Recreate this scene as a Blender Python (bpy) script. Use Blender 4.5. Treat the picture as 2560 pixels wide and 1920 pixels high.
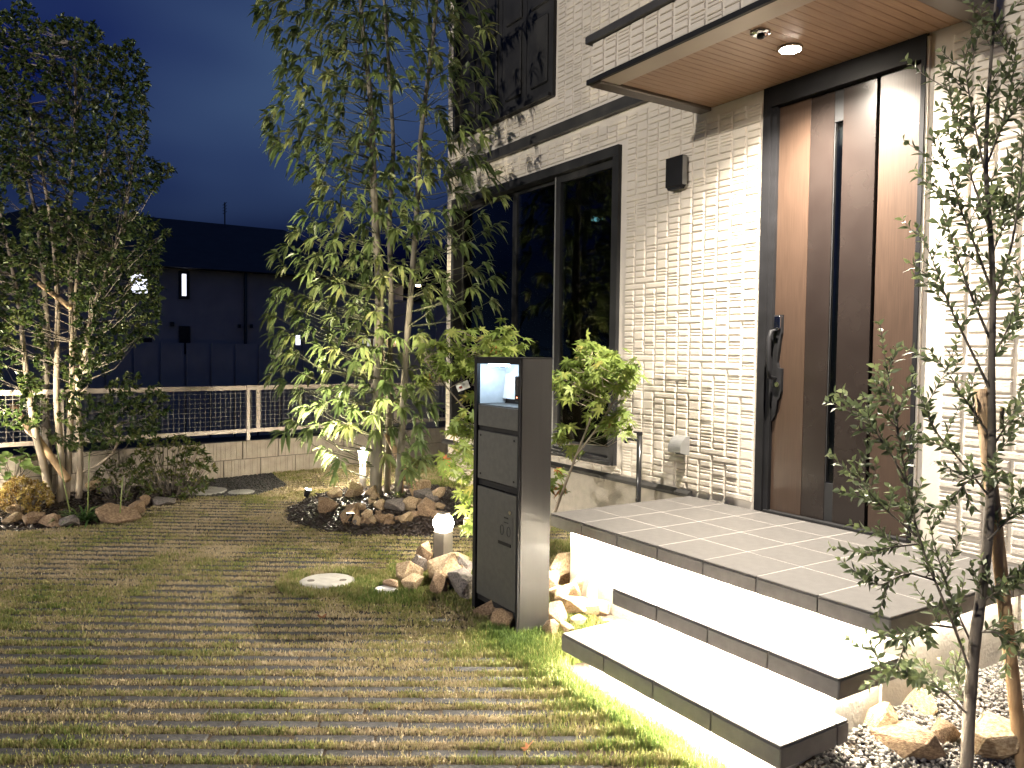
import bpy, bmesh, math, random
import numpy as np
from mathutils import Vector, Matrix, noise as mnoise

for _o in list(bpy.data.objects):
    bpy.data.objects.remove(_o)
SC = bpy.context.scene
COL = SC.collection
RND = random.Random(7)
NR = np.random.default_rng(11)

# ------------------------------------------------------------------ camera
CAM_POS = np.array([3.70673, -3.82742, 1.43776])
YAW, PITCH, ROLL, FPX = 0.999439, -0.0387197, 0.0122506, 1937.52
_cy, _sy, _cp, _sp = math.cos(YAW), math.sin(YAW), math.cos(PITCH), math.sin(PITCH)
FWD = np.array([-_sy * _cp, _cy * _cp, _sp])
_r = np.array([_cy, _sy, 0.0])
_u = np.cross(_r, FWD)
RIGHT = _r * math.cos(ROLL) + _u * math.sin(ROLL)
UP = -_r * math.sin(ROLL) + _u * math.cos(ROLL)
cam_data = bpy.data.cameras.new('camera')
cam_data.sensor_width = 36.0
cam_data.sensor_fit = 'HORIZONTAL'
cam_data.lens = 36.0 * FPX / 2560.0
cam_data.clip_start = 0.02
cam_data.clip_end = 1500.0
cam = bpy.data.objects.new('camera', cam_data)
COL.objects.link(cam)
cam.matrix_world = Matrix(((RIGHT[0], UP[0], -FWD[0], CAM_POS[0]),
                           (RIGHT[1], UP[1], -FWD[1], CAM_POS[1]),
                           (RIGHT[2], UP[2], -FWD[2], CAM_POS[2]), (0, 0, 0, 1)))
SC.camera = cam

# ------------------------------------------------------------------ sky
W = bpy.data.worlds.new('World')
SC.world = W
W.use_nodes = True
nt = W.node_tree
nt.nodes.clear()
w_out = nt.nodes.new('ShaderNodeOutputWorld')
w_bg = nt.nodes.new('ShaderNodeBackground')
w_sky = nt.nodes.new('ShaderNodeTexSky')
w_sky.sky_type = 'NISHITA'
w_sky.sun_disc = False
w_sky.sun_elevation = math.radians(-2.5)
w_sky.sun_rotation = math.radians(150)
w_sky.ozone_density = 4.0
w_tint = nt.nodes.new('ShaderNodeMix'); w_tint.data_type = 'RGBA'; w_tint.blend_type = 'MULTIPLY'
w_tint.inputs[0].default_value = 1.0
w_tint.inputs[7].default_value = (0.30, 1.15, 4.6, 1)
w_tc = nt.nodes.new('ShaderNodeTexCoord')
w_map = nt.nodes.new('ShaderNodeMapping')
w_map.inputs['Scale'].default_value = (1.0, 1.0, 2.6)
w_map.inputs['Rotation'].default_value = (0.3, 0.2, 0.4)
w_noi = nt.nodes.new('ShaderNodeTexNoise')
w_noi.inputs['Scale'].default_value = 1.15
w_noi.inputs['Detail'].default_value = 3.0
w_noi.inputs['Roughness'].default_value = 0.5
w_rmp = nt.nodes.new('ShaderNodeValToRGB')
w_rmp.color_ramp.elements[0].position = 0.40
w_rmp.color_ramp.elements[1].position = 0.68
w_mix = nt.nodes.new('ShaderNodeMix'); w_mix.data_type = 'RGBA'
w_mix.inputs[7].default_value = (0.27, 0.49, 1.0, 1)
nt.links.new(w_sky.outputs[0], w_tint.inputs[6])
nt.links.new(w_tc.outputs['Generated'], w_map.inputs[0])
nt.links.new(w_map.outputs[0], w_noi.inputs['Vector'])
nt.links.new(w_noi.outputs['Fac'], w_rmp.inputs[0])
nt.links.new(w_rmp.outputs[0], w_mix.inputs[0])
nt.links.new(w_tint.outputs[2], w_mix.inputs[6])
nt.links.new(w_mix.outputs[2], w_bg.inputs[0])
w_bg.inputs[1].default_value = 0.060
nt.links.new(w_bg.outputs[0], w_out.inputs[0])

# ------------------------------------------------------------------ exposure, sampling
SC.view_settings.view_transform = 'Standard'
SC.view_settings.look = 'None'
SC.view_settings.exposure = 1.7
SC.view_settings.gamma = 1.0
SC.render.engine = 'CYCLES'
SC.cycles.use_denoising = True
SC.cycles.max_bounces = 8
SC.cycles.diffuse_bounces = 5
SC.cycles.transparent_max_bounces = 12
SC.cycles.sample_clamp_indirect = 6.0
SC.cycles.caustics_reflective = False
SC.cycles.caustics_refractive = False

# ------------------------------------------------------------------ helpers
def pix(px, py, depth):
    """A point of the place, from its direction and its distance ahead of the viewer."""
    return CAM_POS + depth * (FWD + (px - 1280) / FPX * RIGHT - (py - 960) / FPX * UP)

def zg(x):
    return 0.022 * (0.6 - x)

def node_mat(name):
    m = bpy.data.materials.new(name)
    m.use_nodes = True
    n = m.node_tree
    return m, n, n.nodes['Principled BSDF']

def mat(name, c1, c2=None, scale=8.0, rough=0.6, metal=0.0, bump=0.0, bscale=60.0, detail=5.0,
        stretch=(1, 1, 1), spec=0.5, lo=0.35, hi=0.65):
    m, n, b = node_mat(name)
    b.inputs['Roughness'].default_value = rough
    b.inputs['Metallic'].default_value = metal
    b.inputs['Specular IOR Level'].default_value = spec
    b.inputs['Base Color'].default_value = (*c1, 1)
    tc = n.nodes.new('ShaderNodeTexCoord')
    mp = n.nodes.new('ShaderNodeMapping')
    mp.inputs['Scale'].default_value = stretch
    n.links.new(tc.outputs['Object'], mp.inputs[0])
    if c2 is not None:
        t = n.nodes.new('ShaderNodeTexNoise')
        t.inputs['Scale'].default_value = scale
        t.inputs['Detail'].default_value = detail
        n.links.new(mp.outputs[0], t.inputs['Vector'])
        r = n.nodes.new('ShaderNodeValToRGB')
        r.color_ramp.elements[0].position = lo
        r.color_ramp.elements[1].position = hi
        r.color_ramp.elements[0].color = (*c1, 1)
        r.color_ramp.elements[1].color = (*c2, 1)
        n.links.new(t.outputs['Fac'], r.inputs[0])
        n.links.new(r.outputs[0], b.inputs['Base Color'])
    if bump > 0:
        t2 = n.nodes.new('ShaderNodeTexNoise')
        t2.inputs['Scale'].default_value = bscale
        t2.inputs['Detail'].default_value = 4
        n.links.new(mp.outputs[0], t2.inputs['Vector'])
        bp = n.nodes.new('ShaderNodeBump')
        bp.inputs['Strength'].default_value = bump
        bp.inputs['Distance'].default_value = 0.01
        n.links.new(t2.outputs['Fac'], bp.inputs['Height'])
        n.links.new(bp.outputs[0], b.inputs['Normal'])
    return m

def emit_mat(name, col, strength):
    m = bpy.data.materials.new(name)
    m.use_nodes = True
    n = m.node_tree
    n.nodes.clear()
    e = n.nodes.new('ShaderNodeEmission')
    e.inputs[0].default_value = (*col, 1)
    e.inputs[1].default_value = strength
    o = n.nodes.new('ShaderNodeOutputMaterial')
    n.links.new(e.outputs[0], o.inputs[0])
    return m

def glass_mat(name, tint=(0.8, 0.85, 0.85), f0=1.6):
    m = bpy.data.materials.new(name)
    m.use_nodes = True
    n = m.node_tree
    n.nodes.clear()
    fr = n.nodes.new('ShaderNodeFresnel'); fr.inputs[0].default_value = f0
    tr = n.nodes.new('ShaderNodeBsdfTransparent'); tr.inputs[0].default_value = (*tint, 1)
    gl = n.nodes.new('ShaderNodeBsdfGlossy'); gl.inputs['Roughness'].default_value = 0.01
    mx = n.nodes.new('ShaderNodeMixShader')
    o = n.nodes.new('ShaderNodeOutputMaterial')
    n.links.new(fr.outputs[0], mx.inputs[0]); n.links.new(tr.outputs[0], mx.inputs[1])
    n.links.new(gl.outputs[0], mx.inputs[2]); n.links.new(mx.outputs[0], o.inputs[0])
    return m

def leaf_mat(name, stops, trans=0.35, rough=0.45, spec=0.4):
    """Leaf colour from the per-leaf attribute 'tint', light passing through the blade."""
    m = bpy.data.materials.new(name)
    m.use_nodes = True
    n = m.node_tree
    b = n.nodes['Principled BSDF']
    b.inputs['Roughness'].default_value = rough
    b.inputs['Specular IOR Level'].default_value = spec
    at = n.nodes.new('ShaderNodeAttribute'); at.attribute_name = 'tint'
    r = n.nodes.new('ShaderNodeValToRGB')
    cr = r.color_ramp
    while len(cr.elements) < len(stops):
        cr.elements.new(0.5)
    for e, (p, c) in zip(cr.elements, stops):
        e.position = p
        e.color = (*c, 1)
    n.links.new(at.outputs['Fac'], r.inputs[0])
    n.links.new(r.outputs[0], b.inputs['Base Color'])
    t = n.nodes.new('ShaderNodeBsdfTranslucent')
    n.links.new(r.outputs[0], t.inputs[0])
    mx = n.nodes.new('ShaderNodeMixShader')
    mx.inputs[0].default_value = trans
    o = n.nodes['Material Output']
    n.links.new(b.outputs[0], mx.inputs[1]); n.links.new(t.outputs[0], mx.inputs[2])
    n.links.new(mx.outputs[0], o.inputs[0])
    return m

class MB:
    """Collects boxes, tubes and prisms into ONE mesh."""
    def __init__(s):
        s.v = []; s.f = []
    def poly(s, vs, fs):
        k = len(s.v)
        s.v += [tuple(map(float, a)) for a in vs]
        s.f += [tuple(i + k for i in f) for f in fs]
        return s
    def box(s, x0, x1, y0, y1, z0, z1, bev=0.0):
        if bev <= 0:
            vs = [(x0, y0, z0), (x1, y0, z0), (x1, y1, z0), (x0, y1, z0), (x0, y0, z1), (x1, y0, z1), (x1, y1, z1), (x0, y1, z1)]
            return s.poly(vs, [(0, 3, 2, 1), (4, 5, 6, 7), (0, 1, 5, 4), (1, 2, 6, 5), (2, 3, 7, 6), (3, 0, 4, 7)])
        bm = bmesh.new()
        bmesh.ops.create_cube(bm, size=1.0)
        for v in bm.verts:
            v.co = ((x0 + x1) / 2 + v.co.x * (x1 - x0), (y0 + y1) / 2 + v.co.y * (y1 - y0), (z0 + z1) / 2 + v.co.z * (z1 - z0))
        bmesh.ops.bevel(bm, geom=list(bm.edges), offset=bev, segments=1, affect='EDGES')
        bm.verts.index_update()
        s.poly([v.co for v in bm.verts], [[v.index for v in f.verts] for f in bm.faces])
        bm.free()
        return s
    def tube(s, pts, radii, seg=8, cap=True):
        pts = [np.array(p, float) for p in pts]
        if not hasattr(radii, '__len__'):
            radii = [radii] * len(pts)
        k0 = len(s.v)
        ref = None
        for i, p in enumerate(pts):
            a = pts[max(i - 1, 0)]; b = pts[min(i + 1, len(pts) - 1)]
            t = b - a
            t = t / (np.linalg.norm(t) + 1e-9)
            if ref is None:
                ref = np.array([1.0, 0, 0]) if abs(t[0]) < 0.9 else np.array([0, 1.0, 0])
            n1 = ref - t * (ref @ t); n1 /= np.linalg.norm(n1) + 1e-9
            n2 = np.cross(t, n1); ref = n1
            for j in range(seg):
                a_ = 2 * math.pi * j / seg
                q = p + radii[i] * (math.cos(a_) * n1 + math.sin(a_) * n2)
                s.v.append(tuple(map(float, q)))
        for i in range(len(pts) - 1):
            for j in range(seg):
                a = k0 + i * seg + j; b = k0 + i * seg + (j + 1) % seg
                s.f.append((a, b, b + seg, a + seg))
        if cap:
            s.f.append(tuple(k0 + j for j in reversed(range(seg))))
            s.f.append(tuple(k0 + (len(pts) - 1) * seg + j for j in range(seg)))
        return s
    def lathe(s, c, prof, seg=24):
        """profile of (radius, height) turned about the upright axis through c"""
        k0 = len(s.v)
        for r, h in prof:
            for j in range(seg):
                a = 2 * math.pi * j / seg
                s.v.append((c[0] + r * math.cos(a), c[1] + r * math.sin(a), c[2] + h))
        for i in range(len(prof) - 1):
            for j in range(seg):
                a = k0 + i * seg + j; b = k0 + i * seg + (j + 1) % seg
                s.f.append((a, b, b + seg, a + seg))
        s.f.append(tuple(k0 + j for j in reversed(range(seg))))
        s.f.append(tuple(k0 + (len(prof) - 1) * seg + j for j in range(seg)))
        return s
    def prism(s, poly, axis, a0, a1):
        """outline extruded along axis 0/1/2; outline gives the other two coordinates in order"""
        n = len(poly)
        def mk(p, a):
            q = [p[0], p[1]]
            q.insert(axis, a)
            return tuple(q)
        s.poly([mk(p, a0) for p in poly] + [mk(p, a1) for p in poly],
               [tuple(range(n)), tuple(range(2 * n - 1, n - 1, -1))] + [(i, i + n, (i + 1) % n + n, (i + 1) % n) for i in range(n)])
        return s
    def mesh(s, name, m=None, smooth=False):
        me = bpy.data.meshes.new(name)
        me.from_pydata(s.v, [], s.f)
        bm = bmesh.new(); bm.from_mesh(me)
        bmesh.ops.recalc_face_normals(bm, faces=bm.faces)
        bm.to_mesh(me); bm.free()
        if m is not None:
            me.materials.append(m)
        if smooth:
            me.polygons.foreach_set('use_smooth', [True] * len(me.polygons))
        return me
    def build(s, name, m, parent=None, smooth=False):
        return obj(name, s.mesh(name, m, smooth), parent)

def obj(name, me, parent=None, loc=None, rot=None, scale=None):
    o = bpy.data.objects.new(name, me)
    COL.objects.link(o)
    if loc is not None: o.location = loc
    if rot is not None: o.rotation_euler = rot
    if scale is not None: o.scale = scale
    if parent is not None:
        o.parent = parent
        root = parent
        if parent.type == 'EMPTY':
            o.matrix_parent_inverse = (Matrix.Translation(parent.location) @ parent.rotation_euler.to_matrix().to_4x4()).inverted()
    return o

def tag(o, label=None, cat=None, group=None, kind=None):
    if label: o['label'] = label
    if cat: o['category'] = cat
    if group: o['group'] = group
    if kind: o['kind'] = kind
    return o

def thing(name, label, cat, loc=(0, 0, 0), group=None):
    o = bpy.data.objects.new(name, None)
    o.empty_display_size = 0.1
    COL.objects.link(o)
    o.location = loc
    return tag(o, label, cat, group)

def np_mesh(name, verts, faces, m, tint=None, smooth=False):
    """fast mesh from arrays; faces is (n,k)"""
    me = bpy.data.meshes.new(name)
    nv, nf, k = len(verts), len(faces), faces.shape[1]
    me.vertices.add(nv)
    me.vertices.foreach_set('co', np.ascontiguousarray(verts, dtype=np.float32).ravel())
    me.loops.add(nf * k)
    me.loops.foreach_set('vertex_index', np.ascontiguousarray(faces, dtype=np.int32).ravel())
    me.polygons.add(nf)
    me.polygons.foreach_set('loop_start', np.arange(0, nf * k, k, dtype=np.int32))
    me.polygons.foreach_set('loop_total', np.full(nf, k, dtype=np.int32))
    if smooth:
        me.polygons.foreach_set('use_smooth', np.ones(nf, dtype=bool))
    me.update(calc_edges=True)
    if tint is not None:
        a = me.attributes.new('tint', 'FLOAT', 'FACE')
        a.data.foreach_set('value', np.ascontiguousarray(tint, dtype=np.float32))
    me.materials.append(m)
    return me

def unit(a):
    return a / (np.linalg.norm(a, axis=-1, keepdims=True) + 1e-9)

def leaf_template(stations):
    """stations (s, halfwidth): a blade folded on its midrib"""
    uv = []; fold = []
    for s_, w_ in stations:
        uv += [(s_, -w_), (s_, 0), (s_, w_)]
        fold += [w_, 0, w_]
    f = []
    for i in range(len(stations) - 1):
        a = 3 * i
        f += [(a, a + 3, a + 4, a + 1), (a + 1, a + 4, a + 5, a + 2)]
    return np.array(uv), np.array(f), np.array(fold)

def place_leaves(base, dirs, nrm, length, width, droop, tmpl, foldk=0.4):
    uv, f, fold = tmpl
    n = len(base)
    d = unit(dirs)
    side = unit(np.cross(d, nrm))
    nn = np.cross(side, d)
    L = np.broadcast_to(np.asarray(length, float), (n,))[:, None, None]
    Wd = np.broadcast_to(np.asarray(width, float), (n,))[:, None, None]
    D = np.broadcast_to(np.asarray(droop, float), (n,))[:, None, None]
    u = uv[None, :, 0:1]; v = uv[None, :, 1:2]
    p = base[:, None, :] + L * u * d[:, None, :] + Wd * v * side[:, None, :] + Wd * foldk * fold[None, :, None] * nn[:, None, :]
    p = p + np.array([0, 0, -1.0])[None, None, :] * (D * L * u ** 2)
    verts = p.reshape(-1, 3)
    faces = (f[None] + (np.arange(n) * len(uv))[:, None, None]).reshape(-1, f.shape[1])
    return verts, faces, len(f)

LANCE = leaf_template([(0, .02), (.12, .12), (.35, .5), (.6, .44), (.85, .17), (1, .01)])
OVAL = leaf_template([(0, .04), (.3, .5), (.7, .42), (1, .02)])
def _maple():
    pts = [(0, 0)]
    out = []
    for ang, ln in ((-128, .42), (-84, .72), (-42, .92), (0, 1.0), (42, .92), (84, .72), (128, .42)):
        out.append((ang, ln))
    ring = []
    for i, (a, l) in enumerate(out):
        aa = math.radians(a)
        d = (math.cos(aa), math.sin(aa)); n = (-d[1], d[0])
        w = 0.115
        ring += [(d[0] * l * .5 - n[0] * w, d[1] * l * .5 - n[1] * w), (d[0] * l, d[1] * l), (d[0] * l * .5 + n[0] * w, d[1] * l * .5 + n[1] * w)]
        if i < 6:
            am = math.radians((a + out[i + 1][0]) / 2)
            ring.append((math.cos(am) * .24, math.sin(am) * .24))
    uv = [(x + .1, y) for x, y in [(0, 0)] + ring]
    k = len(ring)
    f = [(0, i, i + 1) for i in range(1, k)]
    fold = [abs(y) * .5 for x, y in uv]
    return np.array(uv), np.array(f), np.array(fold)
MAPLE = _maple()
# ------------------------------------------------------------------ materials
M = {}
M['soil'] = mat('soil', (.035, .026, .018), (.085, .06, .038), 9, .95, bump=.6, bscale=50)
M['far_ground'] = mat('far_ground', (.02, .02, .018), (.035, .03, .025), .4, .95)
M['siding'] = mat('siding', (.60, .545, .465), (.66, .60, .52), 5, .62, bump=.35, bscale=120)
M['siding_base'] = mat('siding_base', (.62, .565, .49), (.68, .62, .545), 4, .65, bump=.1, bscale=90)
M['stucco'] = mat('stucco', (.42, .38, .32), (.52, .47, .40), 14, .9, bump=.7, bscale=150)
M['black_metal'] = mat('black_metal', (.012, .012, .013), (.018, .018, .02), 6, .5, bump=.03, bscale=200, spec=.12)
M['black_frame'] = mat('black_frame', (.022, .022, .023), (.032, .032, .033), 4, .48, spec=.16)
M['trim_dark'] = mat('trim_dark', (.028, .027, .026), (.045, .043, .04), 5, .5, bump=.1)
M['canopy_metal'] = mat('canopy_metal', (.075, .06, .05), (.095, .078, .066), 5, .38, metal=.2)
M['canopy_light'] = mat('canopy_light', (.30, .25, .205), (.34, .29, .24), 3, .42)
M['soffit'] = mat('soffit', (.215, .130, .080), (.265, .165, .105), 3, .42, stretch=(30, 2, 1), bump=.05)
M['door_wood'] = mat('door_wood', (.038, .0235, .016), (.060, .0375, .026), 3.2, .36, stretch=(60, 1, 1.6), detail=7, lo=.3, hi=.7)
M['door_bronze'] = mat('door_bronze', (.016, .0115, .010), (.020, .015, .013), 5, .27, metal=.0)
M['chrome'] = mat('chrome', (.7, .7, .72), None, rough=.15, metal=1)
M['tile'] = mat('tile', (.100, .094, .089), (.118, .112, .106), 22, .55, bump=.12, bscale=260, detail=8)
M['tile_edge'] = mat('tile_edge', (.128, .120, .113), (.152, .143, .135), 22, .55, bump=.12, bscale=260, detail=8)
M['grout'] = mat('grout', (.36, .335, .31), None, rough=.9)
M['concrete'] = mat('concrete', (.48, .46, .42), (.60, .57, .52), 7, .9, bump=.25, bscale=60)
M['lid'] = mat('lid', (.33, .32, .29), (.42, .405, .37), 15, .75, bump=.15, bscale=90)
M['white_plastic'] = mat('white_plastic', (.62, .61, .58), (.7, .69, .66), 12, .5)
M['paver'] = mat('paver', (.026, .0255, .026), (.058, .056, .056), 30, .8, bump=.4, bscale=90)
M['block'] = mat('block', (.33, .285, .235), (.42, .365, .305), 9, .9, bump=.5, bscale=110)
M['mortar'] = mat('mortar', (.12, .105, .09), None, rough=.95)
M['fence_metal'] = mat('fence_metal', (.60, .50, .42), (.66, .555, .47), 3, .45)
M['fence_wire'] = mat('fence_wire', (.34, .32, .29), None, rough=.5)
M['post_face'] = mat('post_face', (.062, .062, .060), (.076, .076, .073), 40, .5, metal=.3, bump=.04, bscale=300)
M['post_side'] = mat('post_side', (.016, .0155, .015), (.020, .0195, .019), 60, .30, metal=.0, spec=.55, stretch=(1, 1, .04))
M['niche'] = mat('niche', (.42, .45, .48), (.5, .53, .56), 20, .4)
M['wood'] = mat('wood', (.36, .235, .13), (.48, .33, .19), 6, .8, stretch=(6, 6, 1), bump=.25, bscale=40)
M['bark_pale'] = mat('bark_pale', (.24, .195, .15), (.36, .30, .235), 12, .85, stretch=(1, 1, .35), bump=.4, bscale=40)
M['bark_grey'] = mat('bark_grey', (.135, .12, .095), (.235, .21, .165), 10, .85, stretch=(1, 1, .3), bump=.5, bscale=45)
M['bark_dark'] = mat('bark_dark', (.10, .085, .07), (.20, .17, .14), 14, .85, stretch=(1, 1, .3), bump=.6, bscale=60)
M['mulch'] = mat('mulch', (.016, .012, .011), (.045, .032, .026), 30, .38)
M['rock_a'] = mat('rock_a', (.22, .145, .075), (.44, .34, .22), 9, .9, bump=.7, bscale=26, detail=8)
M['rock_b'] = mat('rock_b', (.13, .08, .047), (.32, .225, .14), 10, .9, bump=.7, bscale=26, detail=8)
M['rock_c'] = mat('rock_c', (.075, .066, .062), (.22, .19, .17), 10, .85, bump=.7, bscale=26, detail=8)
M['glass'] = glass_mat('glass', (.86, .9, .9))
M['curtain'] = mat('curtain', (.36, .37, .33), (.42, .43, .38), 3, .9)
M['room'] = mat('room', (.05, .05, .05), None, rough=.9)
M['sat_grey'] = mat('sat_grey', (.21, .21, .205), (.25, .25, .245), 20, .45, metal=.2)
M['tape'] = mat('tape', (.62, .62, .58), None, rough=.35)
M['nb_wall'] = mat('nb_wall', (.40, .34, .26), (.45, .385, .30), 2, .9)
M['nb_wall2'] = mat('nb_wall2', (.36, .335, .30), (.42, .39, .35), 2, .9)
M['nb_roof'] = mat('nb_roof', (.018, .018, .02), (.028, .028, .03), 3, .8)
M['nb_dark'] = mat('nb_dark', (.01, .01, .012), None, rough=.3)
M['lit_window'] = emit_mat('lit_window', (.80, .82, 1.0), .95)
M['shutter_glow'] = emit_mat('shutter_glow', (.85, .83, .75), .22)
M['lit_warm'] = emit_mat('lit_warm', (1.0, .82, .58), .8)
M['lamp_warm'] = emit_mat('lamp_warm', (1.0, .86, .66), 60.0)

# ------------------------------------------------------------------ ground
fg = MB()
fg.poly([(-400, -400, -1.0), (400, -400, -1.0), (400, 400, -1.0), (-400, 400, -1.0)], [(0, 1, 2, 3)])
tag(fg.build('ground', M['far_ground']), kind='structure')

FENCE_U = np.array([-.1656, .9862])          # along the boundary wall, away from the viewer
def fence_x(y):
    return -4.955 - .168 * y
lot = MB()
ya, yb = -9.0, 9.0
top = [(fence_x(ya), ya), (9.0, ya), (9.0, yb), (fence_x(yb), yb)]
lot.poly([(x, y, zg(x)) for x, y in top] + [(x, y, -1.2) for x, y in top],
         [(0, 1, 2, 3), (0, 4, 5, 1), (1, 5, 6, 2), (2, 6, 7, 3), (3, 7, 4, 0)])
lawn = tag(lot.build('lawn', M['soil']), kind='structure')

# ------------------------------------------------------------------ house
HOUSE = thing('house', 'two-storey house with cream ribbed siding, dark wood door and porch canopy', 'house', (0.5, 0, 0))
XL, XR, ZT = -3.56, 4.2, 6.2
OPEN = [(-3.41, -.785, .60, 3.01), (-3.40, -1.645, 3.60, 5.6), (.535, 1.525, .44, 3.06)]
def rects_minus(x0, x1, z0, z1, holes):
    xs = sorted({x0, x1, *[h[0] for h in holes], *[h[1] for h in holes]})
    out = []
    for a, b in zip(xs[:-1], xs[1:]):
        if a < x0 or b > x1: continue
        cuts = sorted([(h[2], h[3]) for h in holes if h[0] <= a + 1e-6 and h[1] >= b - 1e-6])
        z = z0
        for c0, c1 in cuts:
            if c0 > z: out.append((a, b, z, c0))
            z = max(z, c1)
        if z < z1: out.append((a, b, z, z1))
    return out
wb = MB()
for a, b, c, d in rects_minus(XL, XR, .49, ZT, OPEN):
    wb.box(a, b, .014, .16, c, d)
wb.box(XL, XL + .16, .161, 7.0, .3, ZT); wb.box(XR - .16, XR, .161, 7.0, .3, ZT)
wb.box(XL, XR, 7.001, 7.16, .3, ZT)
WALL = wb.build('wall', M['siding_base'], HOUSE)
MB().box(XL - .3, XR + .3, -.35, 7.5, ZT + .002, ZT + .2).build('roof', M['nb_roof'], HOUSE)
MB().box(XL + .03, XR, .03, 7.0, -.3, .488).build('foundation', M['stucco'], HOUSE)
MB().prism([(-.03, .488), (.02, .488), (.02, .53), (-.006, .53), (-.03, .51)], 0, XL - .01, -.004).build('drip_trim', M['trim_dark'], HOUSE)
MB().box(XL - .01, .045, -.035, .013, 3.255, 3.275, ).box(XL - .008, .045, -.028, .013, 3.2755, 3.345).build('belt_trim', M['trim_dark'], HOUSE)
# the room behind the glass
MB().box(XL + .17, XR - .17, 3.2, 3.25, .5, 3.2).box(XL + .17, XR - .17, .2, 3.19, .5, .52).box(XL + .17, XR - .17, .2, 3.19, 3.16, 3.2).build('room', M['room'], HOUSE)

# siding pieces: columns 0.112 wide, cut from single, ribbed, tall and double-wide pieces
PITCH_X = .112
def piece_mesh(name, kind, w, h):
    g = .0075
    m_ = MB()
    def bump_(x0, x1, z0, z1, p):
        c = min(.006, (z1 - z0) * .28)
        cx = .006
        m_.poly([(x0, .0138, z0), (x1, .0138, z0), (x1, .0138, z1), (x0, .0138, z1),
                 (x0 + cx * .5, .0138 - p * .72, z0 + c * .35), (x1 - cx * .5, .0138 - p * .72, z0 + c * .35),
                 (x1 - cx * .5, .0138 - p * .72, z1 - c * .35), (x0 + cx * .5, .0138 - p * .72, z1 - c * .35),
                 (x0 + cx * 1.6, .0138 - p, z0 + c * 1.3), (x1 - cx * 1.6, .0138 - p, z0 + c * 1.3),
                 (x1 - cx * 1.6, .0138 - p, z1 - c * 1.3), (x0 + cx * 1.6, .0138 - p, z1 - c * 1.3)],
                [(0, 1, 5, 4), (1, 2, 6, 5), (2, 3, 7, 6), (3, 0, 4, 7), (4, 5, 9, 8), (5, 6, 10, 9), (6, 7, 11, 10), (7, 4, 8, 11), (8, 9, 10, 11)])
    if kind == 'ribbed':
        bump_(-w / 2 + g, w / 2 - g, -h / 2 + .002, -.001, .008)
        bump_(-w / 2 + g, w / 2 - g, .001, h / 2 - .002, .008)
    else:
        bump_(-w / 2 + g, w / 2 - g, -h / 2 + .0022, h / 2 - .0022, .0112 if kind != 'tall' else .0105)
    return m_
RH = .0432
PROTO = {}
for kind, w, h in (('single', PITCH_X, RH), ('ribbed', PITCH_X, RH), ('tall', PITCH_X, RH * 1.5), ('wide', PITCH_X * 2, RH)):
    PROTO[kind] = (piece_mesh(kind, kind, w, h), w, h)
pieces = []
def free(x, z, w, h, holes, m_=.004):
    for a, b, c, d in holes:
        if x + w / 2 > a - m_ and x - w / 2 < b + m_ and z + h / 2 > c - m_ and z - h / 2 < d + m_:
            return False
    return True
def lay_siding(x0, x1, z0, z1, y0, holes):
    rr = random.Random(int((x0 + 50) * 100 + z0 * 7))
    ncol = int((x1 - x0) / PITCH_X + .5)
    nrow = int((z1 - z0) / RH)
    taken = np.zeros((ncol + 1, nrow + 2), bool)
    for c in range(ncol):
        r = 0
        since = rr.randint(0, 12)
        while r < nrow:
            if taken[c, r]:
                r += 1; continue
            k = rr.random()
            since += 1
            xc = x0 + (c + .5) * PITCH_X
            if since > 9 and c + 1 < ncol and not taken[c + 1, r] and rr.random() < .45:
                zc = z0 + (r + .5) * RH
                if free(xc + PITCH_X / 2, zc, PITCH_X * 2, RH, holes):
                    pieces.append(('wide', xc + PITCH_X / 2, y0, zc)); taken[c + 1, r] = True; since = 0
                    r += 1; continue
            if k < .09 and r + 3 <= nrow and not taken[c, r + 1] and not taken[c, r + 2]:
                for q_ in range(2):
                    zc = z0 + (r + .75 + 1.5 * q_) * RH
                    if free(xc, zc, PITCH_X, RH * 1.5, holes): pieces.append(('tall', xc, y0, zc))
                r += 3; continue
            zc = z0 + (r + .5) * RH
            if free(xc, zc, PITCH_X, RH, holes):
                pieces.append(('ribbed' if k > .78 else 'single', xc, y0, zc))
            r += 1
HOLES = OPEN + [(-4, .055, 3.245, 3.355), (.05, 1.85, 3.02, 3.35)]
lay_siding(-3.412, .535, .535, ZT, 0.0, [h for h in HOLES])
lay_siding(1.528, 2.2, .503, ZT, 0.0, HOLES)
lay_siding(.535, 1.52, 3.36, ZT, 0.0, HOLES)
# porch stretch left of the door starts lower
# narrow corner strip
for r in range(int((ZT - .53) / RH)):
    pieces.append(('corner', -3.486, 0.0, .535 + (r + .5) * RH))
PROTO['corner'] = (piece_mesh('corner', 'single', .14, RH), .14, RH)
def seen_size(p):
    w, h = PROTO[p[0]][1:]
    d = np.array([p[1], p[2], p[3]]) - CAM_POS
    z_ = d @ FWD
    px_ = 1280 + FPX * (d @ RIGHT) / z_; py_ = 960 - FPX * (d @ UP) / z_
    if not (-20 < px_ < 2580 and -20 < py_ < 1940): return -1
    return w * h * abs(d[1]) / np.linalg.norm(d) / z_ ** 2
pieces.sort(key=seen_size, reverse=True)
PM = {k: v[0].mesh('siding_' + k, M['siding']) for k, v in PROTO.items()}
for k, x, y, z in pieces[:300]:
    obj('siding_brick', PM[k], WALL, loc=(x, y, z), scale=(1, RND.uniform(.85, 1.12), 1))
rest = MB()
for k, x, y, z in pieces[300:]:
    src = PROTO[k][0]
    s_ = RND.uniform(.85, 1.1)
    off = len(rest.v)
    rest.v += [(vx + x, (vy - .0138) * s_ + .0138 + y, vz + z) for vx, vy, vz in src.v]
    rest.f += [tuple(i + off for i in f) for f in src.f]
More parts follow.
